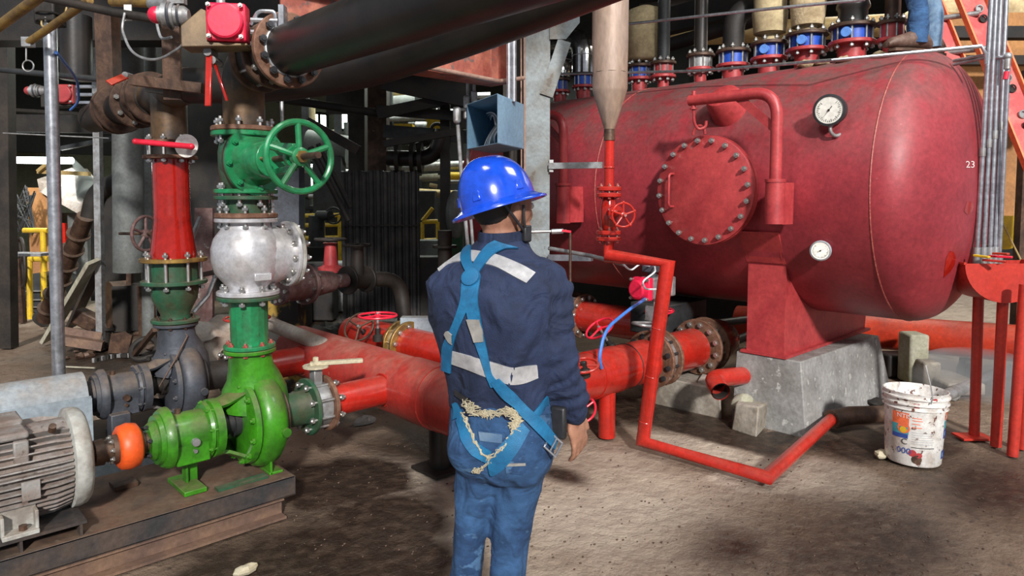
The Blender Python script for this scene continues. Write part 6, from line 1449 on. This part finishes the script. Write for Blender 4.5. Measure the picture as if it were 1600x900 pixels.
# hair at nape
m=MB().sph((0,0,0),1,24,16); m.v=[hc+Z_*.022+hs*q.x*.077+hf*(q.y*.072-.036)+Z_*q.z*.088 for q in m.v]
obj('hair',m,'hair',wk,ang=80)
# boots
for K_ in (Lk,Rk):
    b=V((K_[-1].x,K_[-1].y,0)); m=MB()
    m.sph(b+wf*.05+Z_*.05,.05,16,10,(1,1,1)); m=MB(); 
    q0=MB().sph((0,0,0),1,18,12); m.add([b+wf*(.06+q.y*.145)+ws*q.x*.05+Z_*max(0.004,.045+q.z*.055) for q in q0.v],q0.f); m.cyl(b+Z_*.04,b+Z_*.13,.05,.046,18)
    obj('boot',m,'leather',wk,ang=60)
# ---- collar
cc0=C_(777,380,.03)
m=MB(); vs=[];fs=[];n=30
for (rr,zz) in ((.080,-.012),(.074,.038),(.069,.040),(.072,-.012)):
    for i in range(n):
        a=2*PI*i/n; vs.append(cc0+ws*math.cos(a)*rr+wf*math.sin(a)*rr*1.0+Z_*(zz+.008*math.sin(a)))
for j in range(3):
    for i in range(n): fs.append((j*n+i,j*n+(i+1)%n,(j+1)*n+(i+1)%n,(j+1)*n+i))
obj('collar',m.add(vs,fs),'navy',wk,ang=50)
# ---- ribbons hugging the clothes. guides: pixels on the visible back -> ray onto cloth
def hit(px,py,bv,off):
    d=ray(px,py).normalized(); best=None
    for b in bv:
        h=b.ray_cast(V((0,0,HC)),d)
        if h[0] is not None and (best is None or h[3]<best[3]): best=h
    if best is None: return None
    n_=best[1]; n_=n_ if n_.dot(d)<0 else -n_
    return best[0]+n_*off,n_
def ribbon(name,left,right,bv,mat,off=.004,n=22,across=5,label=None,th=.004):
    """left,right : polylines in pixel of the two borders of the strap as seen; resampled and laid on the cloth"""
    def samp(pl,t):
        Ls=[0]
        for i in range(len(pl)-1): Ls.append(Ls[-1]+math.dist(pl[i],pl[i+1]))
        x=t*Ls[-1]
        for i in range(len(pl)-1):
            if x<=Ls[i+1]+1e-9: f_=(x-Ls[i])/max(1e-9,Ls[i+1]-Ls[i]); return (pl[i][0]+(pl[i+1][0]-pl[i][0])*f_,pl[i][1]+(pl[i+1][1]-pl[i][1])*f_)
        return pl[-1]
    rows=[]
    last=None
    for i in range(n+1):
        a=samp(left,i/n);b=samp(right,i/n); row=[]
        for k in range(across+1):
            h=hit(a[0]+(b[0]-a[0])*k/across,a[1]+(b[1]-a[1])*k/across,bv,off)
            row.append(h)
        g=[q for q in row if q]
        if not g: continue
        row=[q if q else g[0] for q in row]; rows.append(row)
    # smooth the surface a little
    P_=[[q[0].copy() for q in r_] for r_ in rows]
    for it in range(2):
        for i in range(1,len(P_)-1):
            for k in range(across+1): P_[i][k]=P_[i][k]*.5+(P_[i-1][k]+P_[i+1][k])*.25
    vs=[];fs=[];w_=across+1
    for i,r_ in enumerate(P_):
        for k,q in enumerate(r_): vs.append(q+rows[i][k][1]*.002)
    o_=len(vs)
    for i,r_ in enumerate(P_):
        for k,q in enumerate(r_): vs.append(q-rows[i][k][1]*th)
    for i in range(len(P_)-1):
        for k in range(across):
            a=i*w_+k; fs.append((a,a+1,a+w_+1,a+w_)); fs.append((o_+a,o_+a+w_,o_+a+w_+1,o_+a+1))
        a=i*w_; fs.append((a,a+w_,o_+a+w_,o_+a)); a+=across; fs.append((a,o_+a,o_+a+w_,a+w_))
    fs.append(tuple(range(w_-1,-1,-1))+tuple(o_+k for k in range(w_)))
    return obj(name,MB().add(vs,fs),mat,wk,ang=60,label=label)
J=[jb];JP=[jb,pb];PP=[pb]
ribbon('reflective_tape',[(681,411),(700,393),(740,391),(780,399),(820,417),(836,427)],[(686,424),(704,409),(740,409),(775,417),(805,434),(822,443)],J,'tape',.003)
ribbon('reflective_tape',[(706,548),(725,553),(760,563),(800,575),(825,571),(838,570)],[(706,568),(727,575),(762,590),(800,602),(822,598),(840,590)],J,'tape',.003)
ribbon('harness_strap',[(722,382),(721,395),(722,412),(730,428),(742,440)],[(738,378),(737,395),(737,408),(743,422),(750,432)],J,'strap',.008,n=16)
ribbon('harness_strap',[(774,378),(762,384),(748,402),(738,420),(728,440)],[(809,391),(790,390),(770,400),(755,420),(742,440)],J,'strap',.010,n=18)
ribbon('harness_strap',[(724,432),(722,470),(712,500),(704,520),(693,540),(693,577)],[(752,432),(738,470),(722,505),(714,525),(708,545),(706,582)],J,'strap',.008,n=24)
ribbon('harness_strap',[(728,432),(727,470),(733,500),(741,530),(752,563),(760,590),(768,604)],[(752,432),(747,470),(752,495),(758,528),(765,562),(769,588),(786,600)],J,'strap',.008,n=24)
ribbon('strap_pad',[(731,498),(738,520),(742,534)],[(751,498),(757,518),(757,532)],J,'strapg',.012,n=8)
ribbon('strap_pad',[(699,522),(702,514),(710,522)],[(702,528),(706,534),(710,536)],J,'strapg',.012,n=6)
dk=P(738,436,PD-.16); obj('dorsal_plate',(lambda h:MB().lathe(h[0],h[1],[(-.004,.030),(.006,.028),(.008,.02)],16))(hit(738,436,J,.012)),'strap',wk)
ribbon('harness_strap',[(768,596),(792,625),(830,668),(856,697),(866,706)],[(782,590),(806,616),(843,654),(862,680),(870,690)],JP,'strap',.012,n=20)
ribbon('harness_strap',[(832,644),(840,634),(852,618)],[(838,650),(846,640),(856,630)],JP,'strap',.008,n=8)
ribbon('leg_strap',[(716,658),(722,690),(738,712),(762,722)],[(722,640),(734,668),(748,692),(770,705)],PP,'strap',.008,n=16)
ribbon('leg_strap',[(764,724),(768,745),(790,730),(812,700),(826,672)],[(764,722),(778,700),(788,690),(802,670),(815,660)],PP,'strap',.010,n=18)
ribbon('leg_strap',[(710,656),(712,640),(708,628)],[(722,650),(720,640),(716,630)],PP,'strap',.006,n=6)
# buckle
bh=hit(857,694,JP,.016)
if bh:
    bu=(rt*.75-Z_*.66).normalized(); m=MB()
    cB=bh[0]; e2=bh[1].cross(bu).normalized()
    m.tube([cB+bu*.022+e2*.026,cB+bu*.022-e2*.026,cB-bu*.022-e2*.026,cB-bu*.022+e2*.026,cB+bu*.022+e2*.026],.0035,8).cyl(cB-e2*.026,cB+e2*.026,.003,n=8)
    obj('buckle',m,'galv',wk)
# jeans details
ribbon('jeans_waistband',[(706,612),(740,622),(790,632),(840,636),(872,630)],[(706,628),(740,638),(790,648),(840,650),(872,644)],PP,'denim',.004,n=20,across=3)
ribbon('belt',[(712,608),(722,616),(735,622)],[(712,616),(722,624),(735,630)],JP,'bolt_dark',.006,n=8,across=2)
ribbon('back_pocket',[(785,668),(822,668)],[(790,738),(818,742)],PP,'denim2',.003,n=8,across=8) if False else None
ribbon('back_pocket',[(748,672),(790,676)],[(752,720),(788,722)],PP,'denim',.004,n=8,across=8)
ribbon('back_pocket',[(790,690),(822,684)],[(791,738),(818,740)],PP,'denim',.004,n=8,across=8)
ribbon('pocket_tape',[(791,722),(820,722)],[(791,726),(820,725)],PP,'strapg',.009,n=8,across=2)
ribbon('pocket_patch',[(750,674),(786,678)],[(752,688),(786,692)],PP,'denim2',.008,n=8,across=3)
# frayed cream threads
random.seed(11)
def threads(name,path,nst,spread,r_=.0022):
    m=MB()
    for s_ in range(nst):
        pts=[]
        ph=random.uniform(0,6)
        for i in range(len(path)*6-5):
            k=i/6; a=path[int(k)]; b=path[min(int(k)+1,len(path)-1)]; f_=k-int(k)
            x=a[0]+(b[0]-a[0])*f_+random.gauss(0,spread)+spread*math.sin(i*1.1+ph); y=a[1]+(b[1]-a[1])*f_+random.gauss(0,spread*.7)+spread*math.cos(i*1.3+ph)
            h=hit(x,y,JP,.007+.006*random.random())
            if h: pts.append(h[0])
        if len(pts)>3: m.tube(pts,r_*random.uniform(.6,1.1),4)
    return obj(name,m,'fray',wk,smooth=False,kind='stuff')
threads('frayed_threads',[(733,628),(740,640),(760,648),(785,645),(800,640),(810,652),(806,668)],9,3.6,.0017)
threads('frayed_threads',[(728,645),(734,665),(742,690),(755,708),(768,712),(785,700),(797,682),(804,662)],4,1.5,.0021)
threads('frayed_threads',[(768,708),(764,722),(748,732),(742,730)],4,2.2,.0017)
threads('frayed_threads',[(798,645),(806,656),(804,668),(800,660)],5,3,.0017)
# key pouch and black straps at hip
ph_=hit(864,660,JP,.018)
if ph_: obj('belt_pouch',MB().box(ph_[0]+Z_*-.0,(.05,.025,.10),ws),'bolt_dark',wk,bev=.008)
# ---- hard hat
tl=(Z_*1.0-hf*.02+hs*.0).normalized()
brimc=hc+Z_*.018
hup=(Z_+ (rt*-.30)+hd*.06).normalized(); hfx=(hf-hup*hf.dot(hup)).normalized(); hsx=hfx.cross(hup).normalized()
t=thing('hard_hat','glossy royal blue full brim hard hat worn by the worker','hard hat',brimc)
Cc=brimc+hup*.004-hf*.020
def shellpts(n=48,rows=16,sa=1.0):
    vs=[];fs=[]
    for j in range(rows+1):
        th_=PI/2*j/rows
        for i in range(n):
            a=2*PI*i/n; rad=math.cos(th_)**.75 if j<rows else 0.001; z=math.sin(th_)**.95
            ridge=.004*max(0,1-abs(math.cos(a))*6)*0
            lx=math.cos(a); ly=math.sin(a)
            x=lx*.107*rad; y=ly*.125*rad
            h_=.136*z
            # central raised ridge along front-back
            h_+= .009*math.exp(-(x/.026)**2)*min(1,z*1.6)
            vs.append(Cc+hsx*x+hfx*y+hup*h_)
    for j in range(rows):
        for i in range(n): fs.append((j*n+i,j*n+(i+1)%n,(j+1)*n+(i+1)%n,(j+1)*n+i))
    return MB().add(vs,fs)
obj('shell',shellpts(),'hat',t,ang=70)
vs=[];fs=[];n=56
rings=[(1.0,.0),(1.05,-.004),(1.17,-.012),(1.28,-.021),(1.305,-.024),(1.30,-.029),(1.17,-.017),(1.0,-.006)]
for (k,dz) in rings:
    for i in range(n):
        a=2*PI*i/n; wx=.107*k; wy=.125*(1+(k-1)*.92); vs.append(Cc+hsx*math.cos(a)*wx+hfx*math.sin(a)*wy+hup*(dz+(.004 if k>1.27 else 0)))
for j in range(len(rings)-1):
    for i in range(n): fs.append((j*n+i,j*n+(i+1)%n,(j+1)*n+(i+1)%n,(j+1)*n+i))
obj('brim',MB().add(vs,fs),'hat',t,ang=60)
for s_,a in ((1,.1),(-1,.1),(1,-1.1),(-1,-1.1)):
    d=(hsx*s_*math.cos(a)*.107+hfx*math.sin(a)*.125); b=Cc+d*1.0+hup*.012; dn_=d.normalized(); tt_=hup.cross(dn_)
    m=MB().prism([(-.014,0),(.014,0),(.011,.030),(-.011,.030)],b-dn_*.012,tt_,(hup-dn_*.18).normalized(),dn_*.016); obj('slot_boss',m,'hat',t,bev=.003)
# chin strap
sb=Cc-hup*.01
e1=sb+hs*.080-hf*.015; ear=hc+hs*.083-Z_*.03
m=MB(); 
for off in (-.04,.03):
    m.tube(fil([sb+hs*.085+hf*off,hc+hs*.088+hf*(.005+off*.2)-Z_*.05,hc+hs*.062+hf*.055-Z_*.10],.03,5),.0045,8)
obj('chin_strap',m,'bolt_dark',t)
obj('strap_buckle',MB().box(hc+hs*.078+hf*.03-Z_*.075,(.018,.028,.05),hs),'bolt_dark',t,bev=.004)
